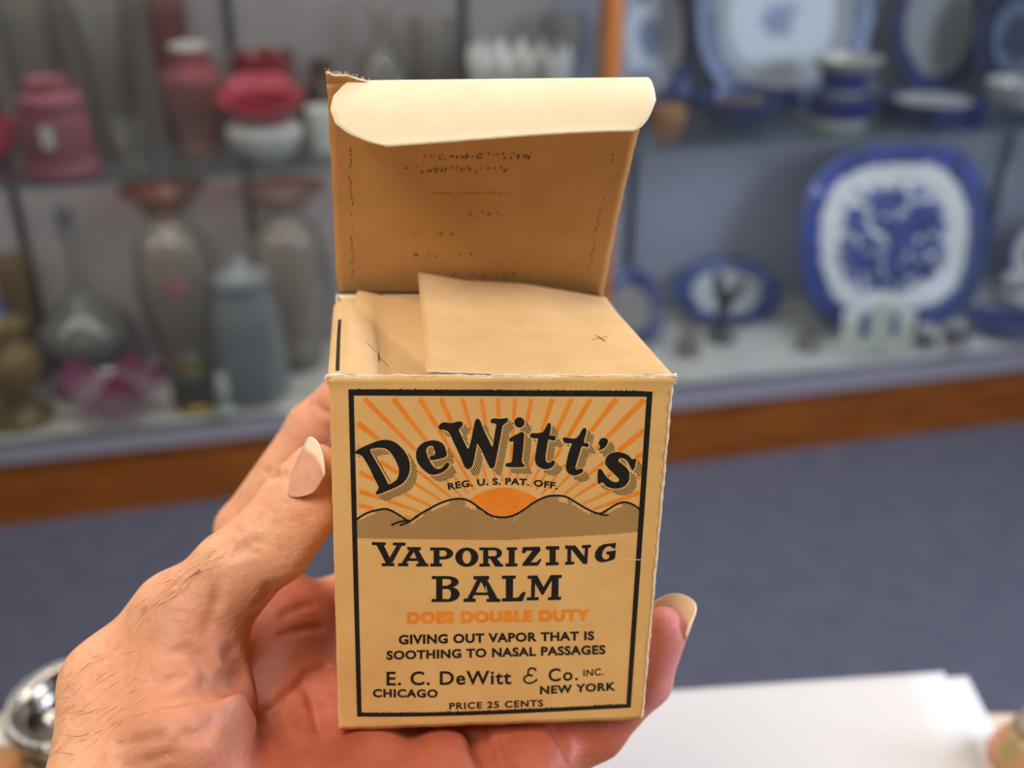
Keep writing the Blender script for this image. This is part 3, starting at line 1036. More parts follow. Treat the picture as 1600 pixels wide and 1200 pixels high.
def lid_fn(u, v):
    y0, z0 = BD / 2 + 0.0002, BH
    xl = -BW / 2 - 0.0028 + 0.0008 * v + 0.0008 * math.exp(-((v - 0) / .06) ** 2) + 0.00012 * wob(v * .07, 1, 7)
    xr = BW / 2 - 0.0030 + 0.0021 * math.sin(v * PI * .5) - 0.0006 * math.sin(v * PI) + 0.00014 * wob(v * .07, 1.3, 3)
    x = xl + (xr - xl) * u
    c = 0.0016 * math.sin(PI * v) - 0.0012 * u * v
    return Vector((x, y0, z0)) + ldir * (LL * v + 0.0004 + v * (0.0013 * u - 0.0024 * (1 - u))) + Vector((0, 1, 0)) * c


bm = bmesh.new()
card(bm, lid_fn, 40, 40, ma=0, mb=1)


def torn(u, v):
    p = lid_fn(u * 0.135, 1.0)
    h = 0.0030 * (1 - u) ** 0.7 + 0.0006 * wob(u * .03, 1, 2) * (1 - u)
    return p + ldir * (h * v) + Vector((0, -0.0006 * v, 0))


card(bm, torn, 14, 4, ma=2, mb=1)
for k in range(60):
    u = random.random(); p = torn(u, 1.0)
    d = Vector((random.uniform(-.6, .6), random.uniform(-.6, .3), random.uniform(.2, 1))).normalized()
    n0 = len(bm.faces)
    tube(bm, [p, p + d * random.uniform(.0003, .0011)], 0.00004, 4)
    bm.faces.ensure_lookup_table()
    for f in bm.faces[n0:]: f.material_index = 2
lid = obj('lid', bm, CARDL, bx, normals=False)

FDIR = Vector((0, -0.705, -0.709)).normalized()


def flap_edges(v):
    t = [0, .12, .30, .52, .70, .82, .92, 1.0]
    l = [-.0366, -.0382, -.0402, -.0408, -.0395, -.0365, -.0320, -.0272]
    r = [.0384, .0390, .0392, .0392, .0378, .0366, .0350, .0330]
    return float(np.interp(v, t, l)), float(np.interp(v, t, r))


def flap_fn(u, v):
    l, r = flap_edges(v)
    x = l + (r - l) * u
    p0 = lid_fn(min(max((x + .0428) / .080, 0), 1), 1.0)
    L = 0.0182 + 0.0016 * (1 - u) ** 2 - 0.0008 * u
    q = Vector((x, p0.y - 0.0003, p0.z + 0.0004)) + FDIR * (L * v)
    q.z += 0.0011 * math.sin(PI * min(v * 1.1, 1)) + 0.0005 * math.sin(x * 60) * v
    q.y -= 0.0004 * math.sin(PI * v)
    return q


bm = bmesh.new(); card(bm, flap_fn, 48, 30, ma=1, mb=0)
obj('tuck_flap', bm, CARD, lid, normals=False)

# ghosted ink on the inside of the lid
bm = bmesh.new()


def lidmark(u, v, w_, h_):
    P = [lid_fn(u + a * w_ / BW, v + b * h_ / LL) for a, b in ((-.5, -.5), (.5, -.5), (.5, .5), (-.5, .5))]
    nn = Vector((0, -math.cos(LTH), -math.sin(LTH)))
    bm.faces.new([bm.verts.new(p + nn * (CT + 0.00006)) for p in P])


for k in range(26):
    v = 0.10 + 0.62 * k / 25
    if random.random() < .7: lidmark(0.062 + random.uniform(-.004, .004), v, .00030, random.uniform(.0006, .0016))
    if random.random() < .6: lidmark(0.93 + random.uniform(-.004, .004), v, .00028, random.uniform(.0006, .0016))
for row, u0, u1, n_ in ((.69, .30, .66, 46), (.63, .24, .60, 40), (.52, .34, .60, 22), (.42, .44, .60, 10), (.33, .25, .42, 9), (.22, .28, .50, 12), (.12, .4, .75, 12)):
    for k in range(n_):
        u = random.uniform(u0, u1)
        if row == .52:
            lidmark(u, row + random.uniform(-.002, .002), random.uniform(.0006, .0014), .00018)
        else:
            a = random.uniform(.00022, .0006)
            lidmark(u, row + random.uniform(-.012, .012), a, random.uniform(.0003, .0009))
obj('offset_print', bm, M_ghost, lid, smooth=False, normals=False)


# dust flaps
def lflap_fn(u, v):
    y = -BD / 2 + 0.0007 + 0.067 * v
    cs = [(0, -.0400, .0966), (.10, -.0391, .0978), (.22, -.0358, .0988), (.28, -.0343, .0984), (.45, -.0270, .0955), (1, -.0020, .0915)]
    x = float(np.interp(u, [c[0] for c in cs], [c[1] for c in cs]))
    z = float(np.interp(u, [c[0] for c in cs], [c[2] for c in cs]))
    z = .0966 + (z - .0966) * min(1, .12 + v * 2.2) if z > .0966 else z - .001 * (1 - v)
    # diagonal crease: the near-left triangle dips
    g = (u - .28) / .72
    if g > 0:
        z += 0.0085 * max(0, v + g * .9 - .78) - 0.0030 * g
        x += 0.0012 * v * min(1, g * 5)
    if v > .9: z -= 0.002 * (v - .9) / .1 * (1 if g <= 0 else .3)
    return (x + skew(y), y, z)


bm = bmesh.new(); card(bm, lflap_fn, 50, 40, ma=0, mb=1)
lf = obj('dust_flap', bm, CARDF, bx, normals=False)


def rflap_fn(u, v):
    A = Vector((.0398, -.0368, .0968)); B = Vector((.0366, .031, .0970))
    D_ = Vector((-.0180, -.0362, .0972)); C_ = Vector((-.0190, .0325, .1046))
    p = (A * (1 - v) + B * v) * (1 - u) + (D_ * (1 - v) + C_ * v) * u
    p.z += 0.0016 * math.sin(PI * v) * math.sin(PI * min(1, u * 1.15)) * .6 - 0.0006 * math.sin(PI * u)
    k = v - .37 - ((1 - u) - .43) * .75
    p.z += (0.0035 * k if k > 0 else 0.0) * min(1, max(0, .75 - u) * 3)
    return p


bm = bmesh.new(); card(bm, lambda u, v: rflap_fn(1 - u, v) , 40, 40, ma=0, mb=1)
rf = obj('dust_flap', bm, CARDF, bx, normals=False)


def on_sheet(fn, a, b, w_, m, nm, parent, up=CT + 0.00007):
    """a printed stroke on the upper side of a flap between (u, v) points"""
    bm = bmesh.new()
    n_ = 14
    rows = []
    for i in range(n_ + 1):
        u = a[0] + (b[0] - a[0]) * i / n_; v = a[1] + (b[1] - a[1]) * i / n_
        p = Vector(fn(u, v)); du = Vector(fn(u + .004, v)) - Vector(fn(u - .004, v)); dv = Vector(fn(u, v + .004)) - Vector(fn(u, v - .004))
        nn = du.cross(dv).normalized()
        t = (du * (b[0] - a[0]) + dv * (b[1] - a[1])).normalized()
        s = nn.cross(t).normalized() * w_ / 2
        rows.append((bm.verts.new(p + nn * up + s), bm.verts.new(p + nn * up - s)))
    for (p, q), (r, s) in zip(rows, rows[1:]):
        bm.faces.new((p, q, s, r))
    return bm


def rfn(u, v): return rflap_fn(1 - u, v)


bmj = bmesh.new()
for fn_, parent, segs in ((rfn, rf, (((.755, .34), (.845, .40), .00022), ((.79, .40), (.815, .335), .0005))),
                          (lflap_fn, lf, (((.34, .34), (.46, .20), .00022), ((.40, .31), (.405, .22), .0005)))):
    for k, (a, b, w_) in enumerate(segs):
        obj('printed_cross', on_sheet(fn_, a, b, w_, M_ghost, '', parent), M_ghost, parent, smooth=False, normals=False)
obj('printed_line', on_sheet(lflap_fn, (.135, .02), (.135, .60), .0009, M_ink, '', lf), M_ink, lf, smooth=False, normals=False)

# ------------------------------------------------------------------ the printing on the front
YO = -BD / 2 - 0.00003                                  # orange ink lies under the black


class Print:
    def __init__(s, y=-BD / 2 - 0.00005): s.bm = bmesh.new(); s.k = 0; s.y = y

    def poly(s, pts, lift=0.0):
        s.k += 1
        y = s.y - lift - (s.k % 7) * 1.5e-6
        vs = [s.bm.verts.new((f[0], y, f[1])) for f in (face(*p) for p in pts)]
        try:
            f = s.bm.faces.new(vs)
            f.normal_update()
            if f.normal.y > 0: f.normal_flip()
        except ValueError:
            pass

    def ring(s, c, ro, ri, a0=0, a1=360, n=36):
        for i in range(n):
            t0, t1 = (math.radians(a0 + (a1 - a0) * (i + q) / n) for q in (0, 1))
            s.poly([(c[0] + ro[0] * math.cos(t0), c[1] + ro[1] * math.sin(t0)), (c[0] + ro[0] * math.cos(t1), c[1] + ro[1] * math.sin(t1)),
                    (c[0] + ri[0] * math.cos(t1), c[1] + ri[1] * math.sin(t1)), (c[0] + ri[0] * math.cos(t0), c[1] + ri[1] * math.sin(t0))])

    def stroke(s, pts, w_, lift=0.0):
        pts = [np.array(p, float) for p in pts]
        for i, (a, b) in enumerate(zip(pts, pts[1:])):
            d = (b - a) / (np.linalg.norm(b - a) + 1e-9); m = np.array([-d[1], d[0]]) * w_ / 2
            e = d * w_ * .22
            s.poly([a - e + m, b + e + m, b + e - m, a - e - m], lift)

    def done(s, name, m):
        bmesh.ops.triangulate(s.bm, faces=[f for f in s.bm.faces if len(f.verts) > 4])
        return obj(name, s.bm, m, front, smooth=False, normals=False)


def ctm(pts, n=3):
    """closed smooth contour"""
    P = [np.array(p, float) for p in pts]
    out = []
    for i in range(len(P)):
        p0, p1, p2, p3 = P[i - 1], P[i], P[(i + 1) % len(P)], P[(i + 2) % len(P)]
        for k in range(n):
            t = k / n
            out.append(0.5 * (2 * p1 + (p2 - p0) * t + (2 * p0 - 5 * p1 + 4 * p2 - p3) * t * t + (3 * p1 - p0 - 3 * p2 + p3) * t ** 3))
    return np.array(out)


# border
pr_ = Print()
TLo, TRo, BRo, BLo = (544.5, 608.5), (1020, 611), (985.5, 1105.5), (558, 1119.5)
TLi, TRi, BRi, BLi = (553, 618), (1010.5, 619.5), (978.5, 1100), (565, 1113.5)
for a, b, c, d in ((TLo, TRo, TRi, TLi), (TRo, BRo, BRi, TRi), (BRo, BLo, BLi, BRi), (BLo, TLo, TLi, BLi)):
    n_ = 40
    for i in range(n_):
        f0, f1 = i / n_, (i + 1) / n_

        def L(p, q, f):
            x_, y_ = p[0] + (q[0] - p[0]) * f, p[1] + (q[1] - p[1]) * f
            if a is BRo and p in (BRo, BRi):            # the lower bar sags a little
                t_ = min(1, max(0, (x_ - 558) / 428))
                y_ += 14 * t_ * (1 - t_) * (1.4 - .8 * t_)
            return x_, y_
        j0, j1 = (random.uniform(-.45, .45) for _ in range(2))
        pa, pb, pc, pd = L(a, b, f0), L(a, b, f1), L(d, c, f1), L(d, c, f0)
        pr_.poly([pa, pb, pc, pd])
        if a in (TLo, BRo):                             # inky fringe along the upper side of the two level bars
            e0, e1 = (pa, pb) if a is TLo else (pd, pc)
            for q_ in range(8):
                x_, y_ = L(e0, e1, (q_ + random.random()) / 8)
                pr_.stroke([(x_, y_ + 1.2), (x_, y_ - random.random() ** 2 * 1.7)], random.uniform(.8, 1.8))
pr_.done('label_border', M_ink)

# brand letters, traced as outlines
Z = 8.571


def T(ox, oy, pts, sc=Z): return [(ox + x / sc, oy + y / sc) for x, y in pts]


GL = []                                                 # (outer, [holes])
GL.append((T(540, 640, [(130, 580), (165, 535), (280, 480), (400, 430), (500, 405), (600, 412), (690, 455), (770, 530), (830, 620), (860, 720), (855, 830), (820, 920), (760, 990), (660, 1045), (540, 1095), (430, 1137), (408, 1110), (440, 1060), (437, 1020), (390, 930), (330, 800), (270, 690), (225, 625), (180, 600)]),
           [T(540, 640, [(330, 545), (380, 520), (450, 510), (530, 520), (590, 560), (650, 640), (690, 720), (715, 800), (712, 870), (690, 930), (650, 965), (580, 1000), (540, 930), (470, 800), (400, 680)])]))
GL.append((T(540, 640, [(945, 600), (955, 540), (1000, 475), (1070, 430), (1170, 410), (1260, 428), (1320, 475), (1350, 560), (1350, 620), (1290, 650), (1165, 675), (1130, 660), (1135, 622), (1195, 605), (1200, 560), (1180, 520), (1165, 485), (1110, 492), (1080, 540), (1095, 610), (1120, 670), (1150, 725), (1190, 775), (1240, 795), (1290, 780), (1330, 735), (1360, 710), (1385, 715), (1388, 745), (1350, 800), (1290, 840), (1200, 870), (1120, 860), (1040, 800), (980, 730), (950, 660)]), []))
GL.append((T(670, 640, [(130, 240), (145, 205), (195, 170), (300, 178), (390, 160), (440, 160), (458, 190), (445, 225), (405, 265), (430, 330), (480, 440), (528, 525), (560, 440), (590, 300), (615, 180), (635, 130), (660, 122), (690, 150), (730, 250), (800, 400), (850, 495), (870, 420), (890, 290), (905, 195), (850, 180), (828, 155), (860, 118), (960, 122), (1050, 112), (1065, 130), (1050, 165), (990, 215), (970, 320), (930, 520), (895, 700), (880, 760), (850, 785), (820, 775), (770, 680), (720, 570), (670, 480), (650, 455), (635, 520), (605, 680), (580, 760), (540, 795), (500, 785), (470, 745), (420, 620), (350, 470), (290, 340), (255, 290), (200, 268), (155, 268)]), []))
GL.append((T(670, 640, [(1215 + 68 * math.cos(k * PI / 8), 170 + 68 * math.sin(k * PI / 8)) for k in range(16)]), []))
GL.append((T(670, 640, [(1075, 400), (1110, 365), (1180, 330), (1240, 300), (1268, 305), (1278, 340), (1270, 450), (1255, 600), (1248, 700), (1285, 740), (1275, 765), (1160, 770), (1050, 765), (1028, 740), (1050, 715), (1110, 700), (1125, 590), (1135, 430), (1095, 430)]), []))
GL.append((T(780, 640, [(415, 345), (440, 315), (500, 315), (580, 300), (620, 250), (650, 190), (675, 178), (692, 200), (690, 270), (675, 345), (740, 345), (757, 370), (750, 405), (710, 412), (660, 400), (640, 500), (620, 640), (640, 705), (690, 705), (715, 680), (745, 690), (740, 730), (700, 775), (630, 797), (560, 780), (505, 740), (480, 670), (490, 580), (510, 450), (520, 385), (460, 382), (425, 370)]), []))
GL.append((T(780, 640, [(855, 395), (870, 370), (940, 380), (1020, 385), (1070, 340), (1110, 270), (1140, 245), (1168, 260), (1165, 310), (1135, 435), (1185, 445), (1200, 480), (1180, 503), (1110, 490), (1080, 570), (1040, 700), (1020, 770), (1040, 805), (1080, 790), (1120, 795), (1120, 830), (1080, 860), (1010, 880), (940, 860), (900, 810), (895, 740), (920, 620), (950, 520), (975, 455), (920, 450), (870, 435)]), []))
GL.append((T(870, 660, [(560, 280), (580, 230), (620, 205), (670, 215), (685, 245), (670, 300), (620, 350), (555, 372), (580, 340), (575, 310)]), []))
GL.append((T(870, 660, [(1065, 485), (1010, 490), (960, 440), (880, 405), (800, 395), (720, 415), (665, 470), (650, 540), (680, 600), (760, 680), (830, 750), (835, 780), (800, 800), (740, 785), (670, 730), (620, 660), (600, 630), (570, 625), (550, 650), (548, 800), (570, 820), (615, 800), (660, 850), (740, 880), (830, 882), (910, 850), (960, 790), (975, 710), (965, 650), (920, 590), (830, 520), (830, 490), (870, 475), (930, 500), (970, 560), (1010, 640), (1045, 600), (1055, 540)]), []))
GS = [(ctm(o), [ctm(h) for h in hs]) for o, hs in GL]


def tri_fill(s, outer, holes):
    """polygon with holes as scanline trapezoids-free triangulation through bmesh"""
    b2 = bmesh.new()
    es = []
    for loop in [outer] + holes:
        vs = [b2.verts.new((p[0], p[1], 0)) for p in loop]
        es += [b2.edges.new((vs[i], vs[(i + 1) % len(vs)])) for i in range(len(vs))]
    bmesh.ops.triangle_fill(b2, use_beauty=True, use_dissolve=False, edges=es)
    for f in b2.faces:
        s.poly([(v.co.x, v.co.y) for v in f.verts])
    b2.free()


pr_ = Print()
for o, hs in GS: tri_fill(pr_, o, hs)
pr_.done('brand_lettering', M_ink)

# raster of the letters for the hatched drop shadow and for stopping the sun rays
RX0, RY0, RS = 540, 600, 2.0
NW, NH = int(490 * RS), int(215 * RS)
gx = RX0 + (np.arange(NW) + .5) / RS
gy = RY0 + (np.arange(NH) + .5) / RS
G = np.zeros((NH, NW), bool)


def fill_mask(poly):
    m = np.zeros((NH, NW), bool)
    n_ = len(poly)
    for r in range(NH):
        y = gy[r]
        a, b = poly, np.roll(poly, -1, 0)
        c = (a[:, 1] > y) != (b[:, 1] > y)
        if not c.any(): continue
        xs = np.sort(a[c, 0] + (y - a[c, 1]) / (b[c, 1] - a[c, 1]) * (b[c, 0] - a[c, 0]))
        for x0, x1 in zip(xs[::2], xs[1::2]):
            m[r] |= (gx > x0) & (gx < x1)
    return m


for o, hs in GS:
    m_ = fill_mask(o)
    for h in hs: m_ &= ~fill_mask(h)
    G |= m_


def shift(m, dx, dy):
    q = np.zeros_like(m)
    sx, sy = int(round(dx * RS)), int(round(dy * RS))
    H_, W_ = m.shape
    q[max(0, sy):H_ + min(0, sy), max(0, sx):W_ + min(0, sx)] = m[max(0, -sy):H_ - max(0, sy), max(0, -sx):W_ - max(0, sx)]
    return q


def dil(m, r):
    q = m.copy()
    for k in range(16):
        q |= shift(m, r * math.cos(k * PI / 8), r * math.sin(k * PI / 8))
    return q


SW = np.zeros_like(G)
for k in range(1, 25):
    SW |= shift(G, 11.0 * k / 24, 10.0 * k / 24)
SH = SW & ~dil(G, 2.0)


def samp(m, x, y):
    i, j = int((y - RY0) * RS), int((x - RX0) * RS)
    return 0 <= i < NH and 0 <= j < NW and m[i, j]


pr_ = Print()
hd = np.array([0.50, 0.866]); hp = np.array([hd[1], -hd[0]])
for c in np.arange(-500, 1200, 2.75):
    base = np.array([RX0, RY0]) + hp * c
    run = None
    for s_ in np.arange(-300, 700, .5):
        p = base + hd * s_
        on = samp(SH, p[0], p[1])
        if on and run is None: run = s_
        if not on and run is not None:
            if s_ - run > 1.4:
                j = random.uniform(-.5, .6)
                pr_.stroke([base + hd * run, base + hd * (s_ + j)], 1.25)
            run = None
pr_.done('lettering_shadow_hatch', M_ink)

# hills
HC = 2.7586


def H_(pts): return np.array([(500 + x / HC, 570 + y / HC) for x, y in pts])


hill_pts = H_([(155, 668), (200, 640), (250, 625), (290, 622), (330, 640), (385, 672), (420, 650), (500, 605), (560, 582), (610, 577), (650, 590), (700, 625), (740, 650), (790, 657), (830, 650), (870, 630), (920, 595), (970, 570), (1010, 563), (1060, 568), (1100, 590), (1150, 620), (1200, 640), (1230, 630), (1280, 600), (1320, 592), (1355, 605), (1385, 627)])


def ctm_open(P, n=6):
    P = [P[0]] + list(P) + [P[-1]]
    out = []
    for i in range(1, len(P) - 2):
        p0, p1, p2, p3 = P[i - 1], P[i], P[i + 1], P[i + 2]
        for k in range(n):
            t = k / n
            out.append(0.5 * (2 * p1 + (p2 - p0) * t + (2 * p0 - 5 * p1 + 4 * p2 - p3) * t * t + (3 * p1 - p0 - 3 * p2 + p3) * t ** 3))
    return np.array(out + [P[-1]])


hill = ctm_open(list(hill_pts))
hy = lambda x: float(np.interp(x, hill[:, 0], hill[:, 1]))
bot = lambda x: float(np.interp(x, [555, 790, 960, 1000], [840.5, 843.5, 834, 830]))
pr_ = Print()
pr_.stroke(list(hill), 3.0)
pr_.stroke(list(ctm_open(list(H_([(310, 690), (345, 676), (385, 671)])))), 3.0)
pr_.stroke(list(ctm_open(list(H_([(345, 692), (385, 675), (425, 650)])))), 3.0)
pr_.stroke(list(ctm_open(list(H_([(1200, 640), (1225, 648), (1245, 645)])))), 2.4)
pr_.done('hill_outline', M_ink)
lights = [(574, 806, 12, 4), (652, 812, 10, 5), (688, 800, 14, 5), (735, 797, 8, 9), (908, 793, 14, 5), (880, 797, 7, 8), (960, 806, 12, 5)]
pr_ = Print()
hd = np.array([0.707, 0.707]); hp = np.array([hd[1], -hd[0]])
for c in np.arange(-400, 700, 2.55):
    base = np.array([560, 770]) + hp * c
    run = None
    for s_ in np.arange(-400, 500, .6):
        p = base + hd * s_
        on = 555 < p[0] < (1001 - (p[1] - 790) * .09) and hy(p[0]) + 1 < p[1] < bot(p[0])
        if on:
            for lx, ly, la, lb in lights:
                if abs(p[0] - lx) < la and 0 < p[1] - hy(p[0]) - 1.5 < lb: on = False
        if on and run is None: run = s_
        if not on and run is not None:
            if s_ - run > 1: pr_.stroke([base + hd * run, base + hd * s_], .98)
            run = None
pr_.done('hill_hatch', M_ink)

# sun and rays
SCX, SCY, SR_ = 788.0, 848.0, 86.0
pr_ = Print(YO)
xs = np.linspace(SCX - SR_, SCX + SR_, 200)
up = [(x, SCY - math.sqrt(max(0, SR_ ** 2 - (x - SCX) ** 2))) for x in xs]
ok = [(x, y) for x, y in up if y < hy(x) and abs(x - SCX) < 62]
for (x0, y0), (x1, y1) in zip(ok, ok[1:]):
    pr_.poly([(x0, y0), (x1, y1), (x1, hy(x1)), (x0, hy(x0))])
pr_.done('printed_sun', M_orange)
pr_ = Print(YO)
blocked = dil(G, 1.6) | dil(SW, .8)
ends = [(558, 660), (557.5, 698), (561, 738), (561, 767), (560, 789), (568.9, 622), (614, 622), (656, 622), (688.5, 622), (722, 622), (752, 622), (778, 622), (805, 622), (830.6, 622), (864, 622), (894, 622), (924, 622), (964, 622),
        (1007.5, 623), (1007.5, 671.5), (1005.7, 707.7), (1003, 744), (1001, 769), (1000, 789)]
RC = np.array([790.0, 845.0])
for e in ends:
    e = np.array(e, float)
    L = np.linalg.norm(e - RC); d = (e - RC) / L; m_ = np.array([-d[1], d[0]])
    run = None
    for s_ in np.arange(93, L + .01, .7):
        p = RC + d * s_
        on = (not samp(blocked, p[0], p[1])) and p[1] < hy(p[0]) - 3.5 and s_ < L - .8
        if 699 < p[0] < 873 and 743 + .0011 * (p[0] - 788) ** 2 < p[1] < 763 + .0011 * (p[0] - 788) ** 2: on = on and (int(s_ * 7) % 10 < 10)
        if on and run is None: run = s_
        if not on and run is not None:
            if s_ - run > 2:
                w0, w1 = (2.3 + 5.2 * max(0, (q - 90)) / 170 for q in (run, s_))
                w0, w1 = min(w0, 8.2), min(w1, 8.2)
                a, b = RC + d * run, RC + d * (s_ - .7)
                pr_.poly([a + m_ * w0 / 2, b + m_ * w1 / 2, b - m_ * w1 / 2, a - m_ * w0 / 2])
            run = None
pr_.done('printed_rays', M_orange)

# slab-serif product name
pr_ = Print()
S5 = 7.619


def V5(ox, oy, *polys):
    for p in polys: pr_.poly(T(ox, oy, p, S5))


def R5(ox, oy, c, ro, ri, a0=0, a1=360, n=30):
    k = 1 / S5
    pr_.ring((ox + c[0] * k, oy + c[1] * k), (ro[0] * k, ro[1] * k), (ri[0] * k, ri[1] * k), a0, a1, n)


A_, B_ = (570, 835), (770, 835)
V5(*A_, [(85, 90), (252, 95), (248, 130), (88, 127)], [(338, 95), (487, 97), (483, 135), (335, 130)], [(140, 125), (225, 125), (310, 300), (310, 350), (255, 350)],
   [(382, 128), (442, 128), (325, 345), (285, 300)], [(203, 342), (352, 342), (352, 377), (203, 377)])
V5(*A_, [(505, 150), (668, 150), (665, 188), (508, 185)], [(535, 185), (600, 185), (490, 350), (435, 350)], [(575, 185), (640, 185), (735, 350), (645, 350)],
   [(520, 283), (640, 283), (640, 315), (505, 315)], [(400, 343), (520, 343), (520, 378), (395, 378)], [(618, 345), (755, 345), (758, 380), (612, 380)])
V5(*A_, [(820, 160), (890, 160), (890, 380), (820, 380)], [(778, 155), (930, 155), (930, 190), (778, 190)], [(780, 345), (920, 345), (920, 382), (780, 382)], [(880, 262), (935, 262), (935, 298), (880, 298)])
R5(*A_, (930, 226), (122, 72), (48, 37), -90, 90)
R5(*A_, (1215, 270), (138, 115), (52, 78))
V5(*A_, [(1410, 160), (1470, 160), (1470, 380), (1410, 380)], [(1365, 155), (1545, 155), (1545, 188), (1365, 188)], [(1365, 347), (1490, 347), (1490, 382), (1365, 382)],
   [(1465, 258), (1550, 258), (1550, 288), (1465, 288)], [(1490, 285), (1565, 275), (1630, 352), (1648, 352), (1648, 382), (1552, 382)])
R5(*A_, (1542, 222), (92, 67), (30, 36), -90, 90)
V5(*B_, [(190, 160), (262, 160), (260, 370), (190, 370)], [(165, 152), (290, 152), (288, 188), (168, 185)], [(152, 345), (295, 343), (293, 380), (152, 382)])
V5(*B_, [(360, 150), (560, 145), (572, 190), (470, 192), (405, 192), (375, 225), (345, 215)], [(480, 185), (572, 185), (440, 345), (350, 355)], [(350, 350), (430, 330), (520, 330), (560, 290), (582, 295), (540, 370), (355, 374)])
V5(*B_, [(675, 150), (750, 150), (748, 360), (675, 360)], [(632, 140), (795, 138), (790, 180), (635, 180)], [(632, 332), (785, 328), (783, 365), (632, 370)])
V5(*B_, [(890, 135), (935, 150), (932, 355), (885, 355)], [(862, 130), (985, 130), (985, 165), (862, 170)], [(862, 325), (970, 322), (970, 355), (860, 362)],
   [(900, 132), (985, 130), (1130, 310), (1110, 350), (1075, 350)], [(1098, 150), (1138, 150), (1125, 345), (1085, 345)], [(1058, 128), (1170, 120), (1168, 155), (1065, 165)])
tri_fill(pr_, np.array(T(*B_, [(1470, 95), (1440, 102), (1400, 106), (1320, 115), (1260, 150), (1220, 210), (1213, 265), (1240, 310), (1280, 330), (1340, 325), (1420, 305), (1455, 285), (1467, 188), (1350, 205), (1355, 235), (1385, 240), (1385, 278), (1350, 298), (1315, 288), (1300, 250), (1310, 200), (1340, 155), (1390, 135), (1430, 160), (1455, 175)], S5)), [])
V5(*A_, [(850, 500), (925, 500), (925, 800), (850, 800)], [(800, 495), (985, 495), (985, 530), (797, 530)], [(797, 768), (985, 768), (985, 803), (795, 803)], [(920, 610), (1000, 610), (1000, 648), (920, 648)])
R5(*A_, (985, 565), (133, 70), (46, 36), -90, 90)
R5(*A_, (985, 710), (145, 93), (42, 62), -90, 90)
V5(*A_, [(1295, 495), (1482, 492), (1480, 535), (1297, 538)], [(1340, 530), (1400, 530), (1275, 775), (1215, 775)], [(1370, 530), (1455, 530), (1590, 775), (1490, 775)],
   [(1305, 690), (1460, 690), (1462, 722), (1295, 722)], [(1180, 762), (1322, 762), (1320, 803), (1175, 803)], [(1450, 765), (1615, 765), (1615, 803), (1445, 803)])
V5(*B_, [(155, 500), (243, 500), (240, 790), (155, 790)], [(108, 490), (275, 488), (272, 525), (110, 530)], [(108, 760), (300, 750), (350, 690), (395, 680), (355, 795), (108, 798)])
V5(*B_, [(460, 490), (505, 500), (500, 780), (455, 780)], [(415, 490), (530, 486), (530, 525), (415, 528)], [(405, 748), (548, 745), (545, 783), (405, 785)],
   [(450, 490), (530, 486), (612, 640), (600, 720), (580, 715)], [(690, 482), (740, 482), (600, 720), (590, 650)], [(705, 485), (785, 482), (780, 770), (695, 770)],
   [(690, 483), (822, 480), (820, 517), (690, 520)], [(660, 745), (815, 740), (812, 777), (655, 782)])
pr_.done('product_lettering', M_ink)


# sans-serif lines set with the built-in face
def glyphs(body, bold=0.0, space=1.0):
    cu = bpy.data.curves.new('t', 'FONT')
    cu.body = body; cu.size = 1.0; cu.offset = bold; cu.resolution_u = 4; cu.space_character = space
    o = bpy.data.objects.new('t', cu); COL.objects.link(o)
    bpy.context.view_layer.update()
    me = bpy.data.meshes.new_from_object(o.evaluated_get(bpy.context.evaluated_depsgraph_get()))
    V = np.array([v.co[:2] for v in me.vertices]); F = [tuple(p.vertices) for p in me.polygons]
    bpy.data.objects.remove(o, do_unlink=True); bpy.data.curves.remove(cu); bpy.data.meshes.remove(me)
    return V, F


def text(s, body, warp, bold=0.02, space=1.0, cap=None):
    V, F = glyphs(body, bold, space)
    x0, x1 = V[:, 0].min(), V[:, 0].max()
    c0, c1 = -bold, (glyphs('H', bold)[0][:, 1].max())
    U = np.stack([(V[:, 0] - x0) / (x1 - x0), (V[:, 1] - c0) / (c1 - c0)], 1)
    for f in F:
        s.poly([warp(*U[i]) for i in f])


def quad(tl, tr, br, bl):
    tl, tr, br, bl = map(np.array, (tl, tr, br, bl))
    return lambda u, v: tuple((bl * (1 - u) + br * u) * (1 - v) + (tl * (1 - u) + tr * u) * v)


pr_ = Print()


def arch(u, v):
    x = 701 + 170 * u
    y = 757.2 + 8.2 * ((x - 788) / 86) ** 2
    sl = 16.4 * (x - 788) / 86 ** 2
    return (x + sl * 10.5 * v, y - 10.5 * v)


text(pr_, 'REG. U. S. PAT. OFF.', arch, 0.036, 1.08)
pr_.done('registration_lettering', M_ink)
pr_ = Print()
text(pr_, 'DOES DOUBLE DUTY', quad((636, 956), (922, 951.5), (922, 969.5), (636, 975)), 0.060, 1.14)
pr_.done('slogan_lettering', M_orange)
pr_ = Print()
text(pr_, 'GIVING OUT VAPOR THAT IS', quad((623, 992), (928.5, 986), (928.5, 1000), (623, 1007)), 0.040, 1.08)
text(pr_, 'SOOTHING TO NASAL PASSAGES', quad((604, 1017), (946, 1007.6), (946, 1022), (604, 1031)), 0.040, 1.08)
pr_.done('claim_lettering', M_ink)
pr_ = Print()
text(pr_, 'E. C. DeWitt', quad((604, 1049.5), (799, 1047.5), (799, 1069), (604, 1071)), 0.020, 1.1)
amp = ctm_open([np.array((780 + x / S5, 1030 + y / S5)) for x, y in [(435, 135), (420, 112), (375, 108), (345, 140), (350, 180), (395, 195), (345, 190), (300, 220), (305, 265), (355, 285), (410, 270), (450, 240)]])
pr_.stroke(list(amp), 2.9)
text(pr_, 'Co.', quad((857, 1044.5), (903, 1043.5), (903, 1062.5), (857, 1065)), 0.018, 1.15)
text(pr_, 'INC.', quad((911.5, 1046.5), (943, 1043.5), (943, 1054.5), (911.5, 1057)), 0.024, 1.1)
